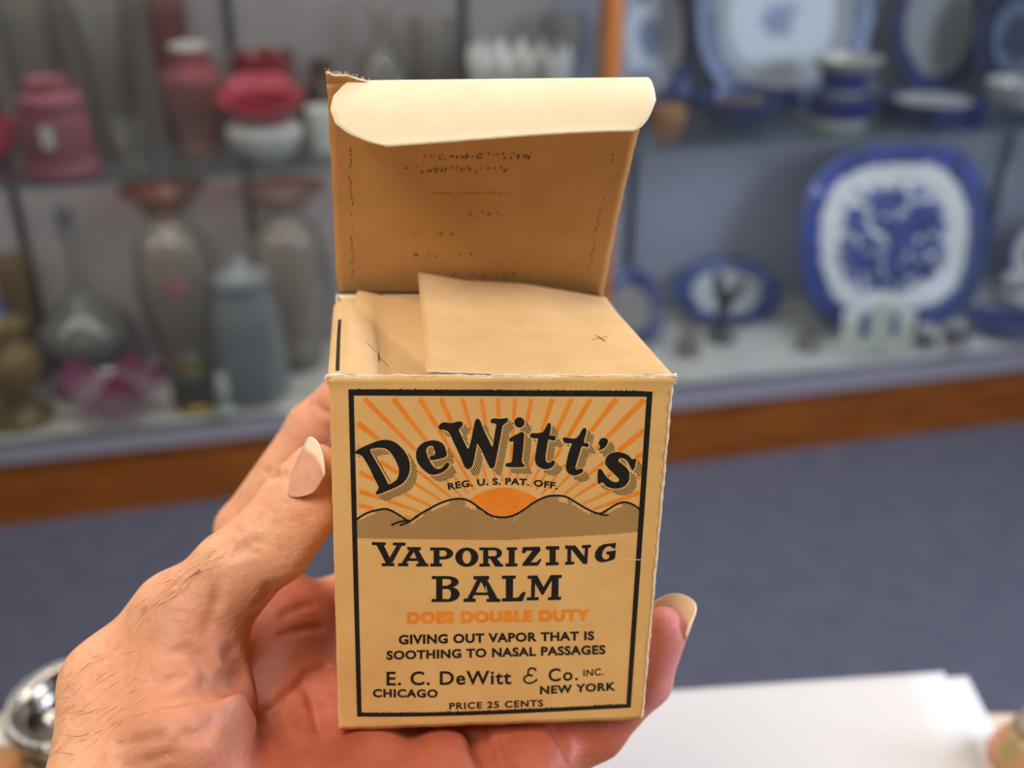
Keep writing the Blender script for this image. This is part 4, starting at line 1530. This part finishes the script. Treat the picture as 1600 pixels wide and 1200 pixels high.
text(pr_, 'CHICAGO', quad((582.6, 1076.5), (684, 1077), (684, 1090), (582.6, 1089.5)), 0.042, 1.12)
text(pr_, 'NEW YORK', quad((843.6, 1072), (962, 1065.5), (962, 1078.5), (843.6, 1085)), 0.042, 1.12)
text(pr_, 'PRICE 25 CENTS', quad((702, 1098), (848.7, 1093), (848.7, 1103.7), (702, 1108.6)), 0.034, 1.18)
pr_.done('maker_lettering', M_ink)
for nm_, pts_, w_ in (('crease_mark', [(921, 891), (936, 885), (951, 880), (970, 875.5), (988, 873.5), (1008, 875)], 1.0), ('scratch_mark', [(806, 806), (804, 811), (803, 816)], 1.0),
                      ('scratch_mark', [(812, 804), (810, 809)], .9), ('scratch_mark', [(773, 809), (776, 812)], .9), ('scratch_mark', [(759, 916), (761, 925)], 1.1)):
    pr_ = Print(-BD / 2 - 0.00007)
    pr_.stroke(pts_, w_)
    pr_.done(nm_, M_fibre)

# ------------------------------------------------------------------ the hand (one continuous skin grown from a blended distance field)
def smin(a, b, k):
    h = np.clip(0.5 + 0.5 * (b - a) / k, 0, 1)
    return b + (a - b) * h - k * h * (1 - h)


def smax(a, b, k):
    return -smin(-a, -b, k)


def cone(P, a, b, ra, rb):
    a, b = np.asarray(a, float), np.asarray(b, float)
    ba = b - a
    t = np.clip(((P - a) @ ba) / (ba @ ba), 0, 1)
    return np.linalg.norm(P - a - t[:, None] * ba, axis=1) - (ra + (rb - ra) * t)


def chain(P, pts, k=0.004):
    d = None
    for (a, ra), (b, rb) in zip(pts, pts[1:]):
        c = cone(P, a, b, ra, rb)
        d = c if d is None else smin(d, c, k)
    return d


def ell(P, c, ax, r):
    """ellipsoid: centre, three axis vectors, radii"""
    q = np.stack([(P - np.asarray(c)) @ np.asarray(x, float) for x in ax], 1) / np.asarray(r)
    n_ = np.linalg.norm(q, axis=1)
    return (n_ - 1) * min(r)


mm = 0.001
# joints in the camera frame (x right, y down, z away), metres
TH_TIP, TH_MID, TH_IP = pz(492, 736, .2715), pz(466, 786, .271), pz(420, 847, .2695)
TH_MCP, TH_PH = pz(306, 968, .269), pz(366, 896, .2685)
TH_CMC = np.array([-.0860, .1150, .250])
IX_MCP, IX_PIP, IX_DIP, IX_TIP = pz(447, 985, .322), pz(380, 826, .337), pz(488, 668, .331), pz(566, 584, .3235)
MD = [np.array(p) for p in ((-.047, .089, .318), (-.046, .068, .358), (-.040, .042, .352), (-.034, .022, .3335))]
RG = [np.array(p) for p in ((-.022, .0985, .302), (-.006, .078, .356), (.001, .053, .354), (.004, .030, .340))]
PK = [np.array((0, .1055, .281)), pz(932, 1142, .288), pz(1012, 1066, .290), pz(1036, 986, .2855)]
WR = np.array([-.058, .128, .243])
EL = np.array([-.062, .215, .120])

CREASES = []                                            # (a, b, radius, blend)


def cr(p0, p1, r, k): CREASES.append((p0, p1, r * mm, k * mm))


def sdf(P):
    # palm: fans from the wrist to the knuckles
    d = cone(P, WR + [-.004, 0, 0], IX_MCP, .024, .0125)
    for q, r in ((MD[0], .0128), (RG[0], .0125), (PK[0], .0125)):
        d = smin(d, cone(P, WR + [.006, 0, 0], q, .022, r), .010)
    d = smin(d, cone(P, IX_MCP, MD[0], .0118, .0125), .006)
    d = smin(d, cone(P, MD[0], RG[0], .0125, .0122), .006)
    d = smin(d, cone(P, RG[0], PK[0], .0122, .0122), .006)
    d = smin(d, cone(P, WR + [.022, .002, 0], PK[0] + [.002, .004, -.006], .018, .012), .010)      # heel of the hand
    d = smin(d, cone(P, WR, EL, .027, .030), .016)
    d = smin(d, cone(P, WR + [-.014, 0, 0], EL + [-.012, 0, 0], .023, .026), .014)
    # fingers
    fingers = [
        (chain(P, [(IX_MCP, .0125), (IX_PIP, .0088), (IX_DIP, .0079), (IX_TIP, .0066)], .003), .007),
        (chain(P, [(MD[0], .0122), (MD[1], .0090), (MD[2], .0081), (MD[3], .0068)], .003), .006),
        (chain(P, [(RG[0], .0118), (RG[1], .0086), (RG[2], .0078), (RG[3], .0066)], .003), .006),
        (chain(P, [(PK[0], .0112), (PK[1], .0076), (PK[2], .0063), (PK[3], .0068)], .003), .006)]
    base = d
    for f, k in fingers:
        d = np.minimum(d, smin(base, f, k))
    # thumb
    t = chain(P, [(TH_CMC, .0262), (TH_CMC * .45 + TH_MCP * .55, .0186), (TH_MCP, .0128), (TH_PH, .0106), (TH_IP, .0096), (TH_MID, .0094), (TH_TIP, .0074)], .005)
    t = smin(t, cone(P, pz(186, 1066, .268), pz(262, 958, .268), .0125, .0085), .008)
    t = smin(t, cone(P, pz(170, 1075, .266), pz(186, 1225, .255), .0105, .0185), .010)               # knuckle side of the thumb base
    t = smin(t, cone(P, pz(338, 1102, .2530), pz(286, 1152, .2460), .0064, .0125), .0035)
    t = smin(t, cone(P, pz(310, 1040, .2600), pz(280, 1046, .2615), .0062, .0080), .0035)              # fold of flesh under the thumb
    t = smin(t, cone(P, pz(478, 812, .2675), pz(440, 862, .2665), .0062, .0070), .005)             # thumb pad
    d = smin(d, t, .0045)
    # web between thumb and palm
    d = smin(d, cone(P, pz(344, 1012, .290), pz(400, 1008, .316), .0072, .0080), .010)
    d = smin(d, cone(P, pz(470, 962, .328), pz(560, 930, .346), .0095, .0092), .006)
    # pads of the palm below the knuckles
    d = smin(d, cone(P, pz(585, 1190, .268), pz(530, 1110, .292), .0080, .0080), .008)
    d = smin(d, cone(P, pz(560, 1330, .252), pz(690, 1204, .270), .0130, .0105), .003)               # finger pads under the carton
    d = smin(d, cone(P, pz(730, 1400, .252), pz(836, 1196, .276), .0130, .0102), .003)
    for a, b, r, k in CREASES:
        d = smax(d, -cone(P, a, b, r, r), k)
    return d


def to_surface(px, py, lo=.20, hi=.38):
    """first skin point along a pixel's ray, camera frame"""
    zs = np.linspace(lo, hi, 720)
    P = np.stack([(px - 800) / FPX * zs, (py - 600) / FPX * zs, zs], 1)
    s = sdf(P)
    i = np.argmax(s < 0)
    return P[i] if s[i] < 0 else None


def crease_px(pts, r, k, out=0.1):
    """a skin fold following pixels on the visible skin"""
    Q = [to_surface(*p) for p in pts]
    Q = [q - q / np.linalg.norm(q) * r * mm * out for q in Q if q is not None]
    return [(a, b, r * mm, k * mm) for a, b in zip(Q, Q[1:])]


new = []
for pts, r, k in (
        ([(312, 1030), (330, 1046), (338, 1066)], 1.5, 3.0),
        ([(322, 1077), (334, 1069), (343, 1056)], 2.2, 2.4),
        ([(330, 1070), (304, 1082), (270, 1092), (238, 1096)], 1.3, 3.0),
        ([(288, 1058), (262, 1064), (236, 1060)], .5, 1.8),
        ([(364, 1026), (382, 1050), (394, 1080)], 2.4, 3.0),
        ([(396, 1088), (408, 1130), (414, 1200)], 1.8, 3.0),
        ([(335, 1128), (318, 1146), (292, 1150)], .8, 2.4),
        ([(262, 1022), (292, 1016), (318, 1026)], .6, 2.0),
        ([(250, 1150), (215, 1160), (180, 1164)], .5, 1.8),
        ([(270, 1176), (236, 1190), (196, 1200)], .5, 1.8),
        ([(322, 985), (338, 940), (344, 905)], .6, 2.4),
        ([(418, 738), (432, 744), (446, 742)], .9, 1.8),
        ([(402, 944), (416, 932), (420, 916)], .8, 2.0),
        ([(418, 1110), (440, 1150), (452, 1200)], 1.0, 3.0),
        ([(478, 1066), (490, 1100), (498, 1140)], .6, 2.2),
        ([(496, 634), (506, 644), (516, 646)], .8, 1.6),
        ([(470, 1068), (482, 1052), (510, 1040)], .9, 2.0),
        ([(420, 1112), (446, 1088), (470, 1068)], .8, 2.0),
        ([(744, 1143), (752, 1168), (770, 1215)], 3.0, 2.2),
        ([(784, 1150), (796, 1190)], .9, 2.4),
        ([(870, 1143), (888, 1176)], 1.3, 2.6),
        ([(444, 960), (470, 948), (490, 944)], .7, 2.2),
        ([(440, 992), (466, 984), (500, 980)], .6, 2.0),
        ([(372, 856), (392, 846), (410, 848)], .45, 1.8),
        ([(366, 868), (386, 860), (402, 866)], .4, 1.6)):
    new += crease_px(pts, r, k)
hq = to_surface(331, 1071)
new.append((hq + np.array([.0008, 0, 0]), hq + np.array([.004, .0015, .010]), .0034, .002))
CREASES += new

VOX = 0.00075
lo_ = np.array([-.150, -.012, .080]); hi_ = np.array([.062, .262, .385])
CB = 8                                                  # cells per coarse block
nb = np.ceil((hi_ - lo_) / (VOX * CB)).astype(int)
dims = nb * CB + 1
F = np.full(dims, 1.0, np.float32)
cs = [lo_[a] + (np.arange(nb[a]) + .5) * VOX * CB for a in range(3)]
CP = np.stack(np.meshgrid(*cs, indexing='ij'), -1).reshape(-1, 3)
near = np.abs(sdf(CP)) < VOX * CB * 1.25
inside = (sdf(CP) < 0).reshape(nb)
for b in np.argwhere(inside):
    F[b[0] * CB:(b[0] + 1) * CB + 1, b[1] * CB:(b[1] + 1) * CB + 1, b[2] * CB:(b[2] + 1) * CB + 1] = -1.0
blocks = np.argwhere(near.reshape(nb))
off = np.stack(np.meshgrid(*[np.arange(CB + 1)] * 3, indexing='ij'), -1).reshape(-1, 3)
for i in range(0, len(blocks), 60):
    bl = blocks[i:i + 60]
    ix = (bl[:, None, :] * CB + off[None]).reshape(-1, 3)
    F[ix[:, 0], ix[:, 1], ix[:, 2]] = sdf(lo_ + ix * VOX)


def surface_nets(F):
    s = F < 0
    nx, ny, nz = F.shape
    c = [s[i:nx - 1 + i, j:ny - 1 + j, k:nz - 1 + k] for i in (0, 1) for j in (0, 1) for k in (0, 1)]
    cnt = sum(x.astype(np.int8) for x in c)
    cells = np.argwhere((cnt > 0) & (cnt < 8))
    idx = np.full((nx - 1, ny - 1, nz - 1), -1, np.int32)
    idx[tuple(cells.T)] = np.arange(len(cells))
    acc = np.zeros((len(cells), 3)); num = np.zeros(len(cells))
    cor = [(i, j, k) for i in (0, 1) for j in (0, 1) for k in (0, 1)]
    for a in cor:
        for ax in range(3):
            if a[ax] == 1: continue
            b = list(a); b[ax] = 1
            fa = F[cells[:, 0] + a[0], cells[:, 1] + a[1], cells[:, 2] + a[2]]
            fb = F[cells[:, 0] + b[0], cells[:, 1] + b[1], cells[:, 2] + b[2]]
            m = (fa < 0) != (fb < 0)
            t = np.where(m, fa / np.where(fa == fb, 1, fa - fb), 0)
            p = np.tile(np.array(a, float), (len(cells), 1)); p[:, ax] += t
            acc[m] += p[m]; num[m] += 1
    V = cells + acc / num[:, None]
    quads = []
    for ax in range(3):
        o1, o2 = [x for x in range(3) if x != ax]
        A = np.moveaxis(s, ax, 0)
        e = np.argwhere(A[:-1] != A[1:])
        g = np.zeros_like(e); g[:, ax] = e[:, 0]; rest = [x for x in range(3) if x != ax]
        g[:, rest[0]] = e[:, 1]; g[:, rest[1]] = e[:, 2]
        ok_ = (g[:, o1] > 0) & (g[:, o2] > 0) & (g[:, o1] < F.shape[o1] - 1) & (g[:, o2] < F.shape[o2] - 1)
        g = g[ok_]
        def at(d1, d2):
            q = g.copy(); q[:, o1] -= d1; q[:, o2] -= d2
            return idx[tuple(q.T)]
        Q = np.stack([at(0, 0), at(1, 0), at(1, 1), at(0, 1)], 1)
        flip = s[tuple(g.T)]
        if ax == 1: flip = ~flip
        Q[flip] = Q[flip][:, ::-1]
        quads.append(Q)
    return V, np.concatenate(quads)


V, Q = surface_nets(F)
V = lo_ + V * VOX
# relax the net a little
for it in range(3):
    acc = np.zeros_like(V); num = np.zeros(len(V))
    for a, b in ((0, 1), (1, 2), (2, 3), (3, 0)):
        np.add.at(acc, Q[:, a], V[Q[:, b]]); np.add.at(num, Q[:, a], 1)
        np.add.at(acc, Q[:, b], V[Q[:, a]]); np.add.at(num, Q[:, b], 1)
    V = V * .45 + acc / np.maximum(num, 1)[:, None] * .55

HO = WR                                                 # hand origin: the wrist


def toW(P): return np.array([list(CAM) for _ in P]) + np.outer(P[:, 0], list(CR)) - np.outer(P[:, 1], list(CU)) + np.outer(P[:, 2], list(CF))


HW = np.array(list(c2w(HO)))
me = bpy.data.meshes.new('hand')
me.from_pydata((toW(V) - HW).tolist(), [], Q.tolist())
me.update()
bmx = bmesh.new(); bmx.from_mesh(me); bmesh.ops.recalc_face_normals(bmx, faces=bmx.faces); bmx.to_mesh(me); bmx.free()
me.polygons.foreach_set('use_smooth', [True] * len(me.polygons))


# masks for skin colour: redder palm with shade put in, pinker fingertips with cool light
def segd(P, pts, r):
    d = None
    for a, b in zip(pts, pts[1:]):
        c = cone(P, a, b, 0, 0)
        d = c if d is None else np.minimum(d, c)
    return np.clip(1 - d / r, 0, 1)


palmness = np.clip(segd(V, [pz(470, 930, .305), pz(465, 1060, .290), pz(560, 1190, .262), pz(800, 1190, .262), pz(960, 1130, .280)], .040) * 2.2, 0, 1)
palmness = np.maximum(palmness, .8 * np.clip(segd(V, [PK[2] + [-.006, 0, -.004], PK[3] + [-.004, .0, -.006]], .016) * 2, 0, 1))
palmness = np.maximum(palmness, .50 * np.clip(segd(V, [pz(330, 1050, .258), pz(330, 1190, .240)], .030) * 1.8, 0, 1))
tipness = np.maximum(np.clip(segd(V, [PK[2] + [0, -.004, 0], PK[3]], .018) * 2, 0, 1), .35 * np.clip(segd(V, [IX_DIP, IX_TIP], .014) * 1.5, 0, 1))
me.attributes.new('fingertip_tint', 'FLOAT', 'POINT').data.foreach_set('value', tipness.astype(np.float32))
at_ = me.attributes.new('palm_skin_shade', 'FLOAT', 'POINT')
at_.data.foreach_set('value', palmness.astype(np.float32))


def skin_mat():
    N = NT('skin')
    a = N.n('Attribute'); a.attribute_name = 'palm_skin_shade'
    n1 = N.noise(60, 4); n2 = N.noise(260, 4)
    base = N.mix(N.ramp(n1, .3, .7), rgba((226, 172, 138)), rgba((218, 156, 124)))
    palm = N.mix(N.ramp(n1, .3, .7), rgba((160, 77, 54)), rgba((180, 98, 72)))  # palm's own red, darkened for the shadow of carton and thumb
    c = N.mix(a.outputs['Fac'], base, palm)
    a2 = N.n('Attribute'); a2.attribute_name = 'fingertip_tint'
    c = N.mix(a2.outputs['Fac'], c, rgba((208, 130, 126)))  # fingertip pink, pushed further to carry cool light from the right
    c = N.mix(N.math('MULTIPLY', N.ramp(n2, .5, .75), .35), c, rgba((176, 104, 78)))
    p = N.n('BsdfPrincipled', Roughness=.53)
    N.t.links.new(c, p.inputs['Base Color'])
    p.inputs['Specular IOR Level'].default_value = .36
    p.inputs['Subsurface Weight'].default_value = .22
    p.inputs['Subsurface Radius'].default_value = (.0032, .0011, .0006)
    p.inputs['Subsurface Scale'].default_value = 1.0
    tc = N.n('TexCoord')
    vo = N.n('TexVoronoi', Vector=tc.outputs['Object'], Scale=900.0)
    wr = N.noise(240, 5, stretch=(1, 2.2, 2.2))
    h = N.math('ADD', N.math('MULTIPLY', vo.outputs['Distance'], .25), wr)
    b = N.n('Bump', Strength=.5, Distance=.0006, Height=h)
    N.t.links.new(b.outputs[0], p.inputs['Normal'])
    return N.done(p.outputs[0])


me.materials.append(skin_mat())
hand = bpy.data.objects.new('hand', me)
COL.objects.link(hand)
hand.location = Vector(HW)
tag(hand, 'left hand gripping the open cardboard box, thumb along its left side', 'hand')


def hand_obj(name, P, faces, m, label=None, smooth=True):
    W_ = toW(np.asarray(P, float)) - HW
    me = bpy.data.meshes.new(name)
    me.from_pydata(W_.tolist(), [], faces)
    b = bmesh.new(); b.from_mesh(me); bmesh.ops.recalc_face_normals(b, faces=b.faces); b.to_mesh(me); b.free()
    for x in m: me.materials.append(x)
    me.polygons.foreach_set('use_smooth', [smooth] * len(me.polygons))
    o = bpy.data.objects.new(name, me); COL.objects.link(o); o.parent = hand
    if label: o['label'] = label
    return o


def nail_mat():
    N = NT('fingernail')
    a = N.n('Attribute'); a.attribute_name = 'free_edge'
    c = N.mix(N.ramp(N.noise(220, 3), .35, .65), rgba((208, 148, 124)), rgba((216, 162, 138)))
    c = N.mix(N.ramp(a.outputs['Fac'], -.06, .03), c, rgba((232, 216, 192)))
    p = N.n('BsdfPrincipled', Roughness=.32)
    N.t.links.new(c, p.inputs['Base Color'])
    p.inputs['Subsurface Weight'].default_value = .15
    p.inputs['Subsurface Radius'].default_value = (.002, .001, .0007)
    return N.done(p.outputs[0])


M_nail = nail_mat()


def nail(base, axis, nrm, length, r, half, flat=.0006, free=.74, bend=.0, label=None):
    """curved plate: from base along axis, arched about the finger of radius r"""
    axis = np.asarray(axis, float); axis /= np.linalg.norm(axis)
    nrm = np.asarray(nrm, float); nrm -= axis * (nrm @ axis); nrm /= np.linalg.norm(nrm)
    side = np.cross(axis, nrm)
    nu, nv, th = 44, 36, .00045
    P, Fc, MI, AT = [], [], [], []
    for lay in (0, 1):
        for i in range(nu + 1):
            s = i / nu
            wd = half * (1 - .10 * (1 - s) ** 2) * (1 - .0 * s)
            cut = 0.0
            for j in range(nv + 1):
                f = (j / nv * 2 - 1)
                ph = f * wd
                st = .24 * length * abs(f) ** 2.2 * (1 - s)
                AT.append(s - free - .12 * f * f)
                x = st + (length * (1 - .42 * abs(f) ** 2.4) - st) * s
                rr = r - bend * s * s * length - lay * th
                P.append(base + axis * x + (nrm * math.cos(ph) + side * math.sin(ph)) * rr - nrm * (r - flat))
    n1 = (nu + 1) * (nv + 1)
    id_ = lambda l, i, j: l * n1 + i * (nv + 1) + j
    for i in range(nu):
        for j in range(nv):
            Fc.append((id_(0, i, j), id_(0, i + 1, j), id_(0, i + 1, j + 1), id_(0, i, j + 1)))
            Fc.append((id_(1, i, j), id_(1, i, j + 1), id_(1, i + 1, j + 1), id_(1, i + 1, j)))
            fm = 1 if (i + .5) / nu > free + .12 * (j / nv * 2 - 1) ** 2 else 0
            MI += [fm, fm]
        for j in (0, nv):
            Fc.append((id_(0, i, j), id_(0, i + 1, j), id_(1, i + 1, j), id_(1, i, j))); MI.append(1 if (i + .5) / nu > free else 0)
    for j in range(nv):
        for i in (0, nu):
            Fc.append((id_(0, i, j), id_(0, i, j + 1), id_(1, i, j + 1), id_(1, i, j))); MI.append(1 if i else 0)
    o = hand_obj('fingernail', P, Fc, [M_nail], label)
    o.data.attributes.new('free_edge', 'FLOAT', 'POINT').data.foreach_set('value', np.array(AT, np.float32))
    return o


# thumb nail on the upper-left face of the thumb
ta = TH_TIP - TH_MID; ta /= np.linalg.norm(ta)
tn = np.array([-.56, -.50, -.66])
q0 = to_surface(446, 772)
nail(q0 + np.array([0, 0, -.0001]), ta + np.array([.03, -.12, -.05]), tn, .0160, .0082, .96, flat=-.00025, free=.80, label='long pale thumbnail')
# little finger nail, seen from the pad side past the fingertip
pa = np.array([.30, -.94, -.12]); pn = np.array([.74, .16, .62])
pa /= np.linalg.norm(pa); pn -= pa * (pn @ pa); pn /= np.linalg.norm(pn)
nail(PK[3] - pa * .0015 + pn * .0064, pa, pn, .0118, .0074, 1.30, flat=.0, free=.30, label='white tipped little fingernail')
# other fingertips behind the carton
for tip, prev in ((IX_TIP, IX_DIP), (MD[3], MD[2]), (RG[3], RG[2])):
    a_ = tip - prev; a_ /= np.linalg.norm(a_)
    nn = np.array([0, -.1, 1.0]); nn -= a_ * (nn @ a_); nn /= np.linalg.norm(nn)
    nail(tip - a_ * .006 + nn * .0068, a_, nn, .0135, .0074, .95, flat=.0003, free=.78)

# fine dark hairs on the thumb's back and the wrist
HP, HF = [], []


def hair(px, py, ang, Lm, curl=0.0, lift=.35):
    q = to_surface(px, py)
    if q is None: return
    e = 4e-4
    g = np.array([(sdf((q + d)[None])[0] - sdf((q - d)[None])[0]) for d in np.eye(3) * e]); g /= np.linalg.norm(g)
    t = np.array([math.cos(ang), math.sin(ang), 0]); t = t - g * (t @ g); t /= np.linalg.norm(t) + 1e-9
    b = np.cross(g, t)
    pts = []
    for i in range(9):
        s = i / 8
        pts.append(q + t * Lm * s + b * curl * Lm * s * s + g * (Lm * lift * s * (1 - .35 * s) + .00002))
    for i, p in enumerate(pts):
        r = 3.6e-5 * (1 - .75 * i / 8)
        for k in range(4):
            HP.append(p + (g * math.cos(k * PI / 2) + b * math.sin(k * PI / 2)) * r)
    o = len(HP) - 36
    for i in range(8):
        for k in range(4):
            HF.append((o + i * 4 + k, o + i * 4 + (k + 1) % 4, o + i * 4 + 4 + (k + 1) % 4, o + i * 4 + 4 + k))


for k in range(46):                                     # along the back edge of the thumb
    f = random.random()
    x, y = 216 + 124 * f + random.uniform(-4, 20), 942 - 94 * f + random.uniform(0, 28)
    hair(x, y, math.radians(random.uniform(118, 158)), random.uniform(.004, .010), random.uniform(-.3, .3), random.uniform(.12, .4))
for x, y, a, L in ((184, 1050, 145, .0155), (152, 1090, 139, .0075), (158, 1106, 161, .0090), (186, 1102, 149, .0130), (126, 1150, 185, .0080), (140, 1156, 184, .0060),
                   (128, 1072, 128, .0100), (140, 1036, 122, .0090), (108, 1104, 140, .0120), (104, 1120, 150, .014), (118, 1180, 200, .012), (98, 1164, 130, .011), (112, 1068, 140, .009), (150, 1030, 128, .008)):
    hair(x, y, math.radians(a), L, random.uniform(-.25, .25), .12)
for k in range(34):
    hair(random.uniform(85, 240), random.uniform(1000, 1195), math.radians(random.uniform(125, 175)), random.uniform(.003, .008), random.uniform(-.3, .3), .15)
ho = hand_obj('fine_hair', HP, HF, [mat('dark_hair', (44, 28, 20), 0.5)], 'sparse dark hairs on the thumb and wrist')
ho['kind'] = 'stuff'
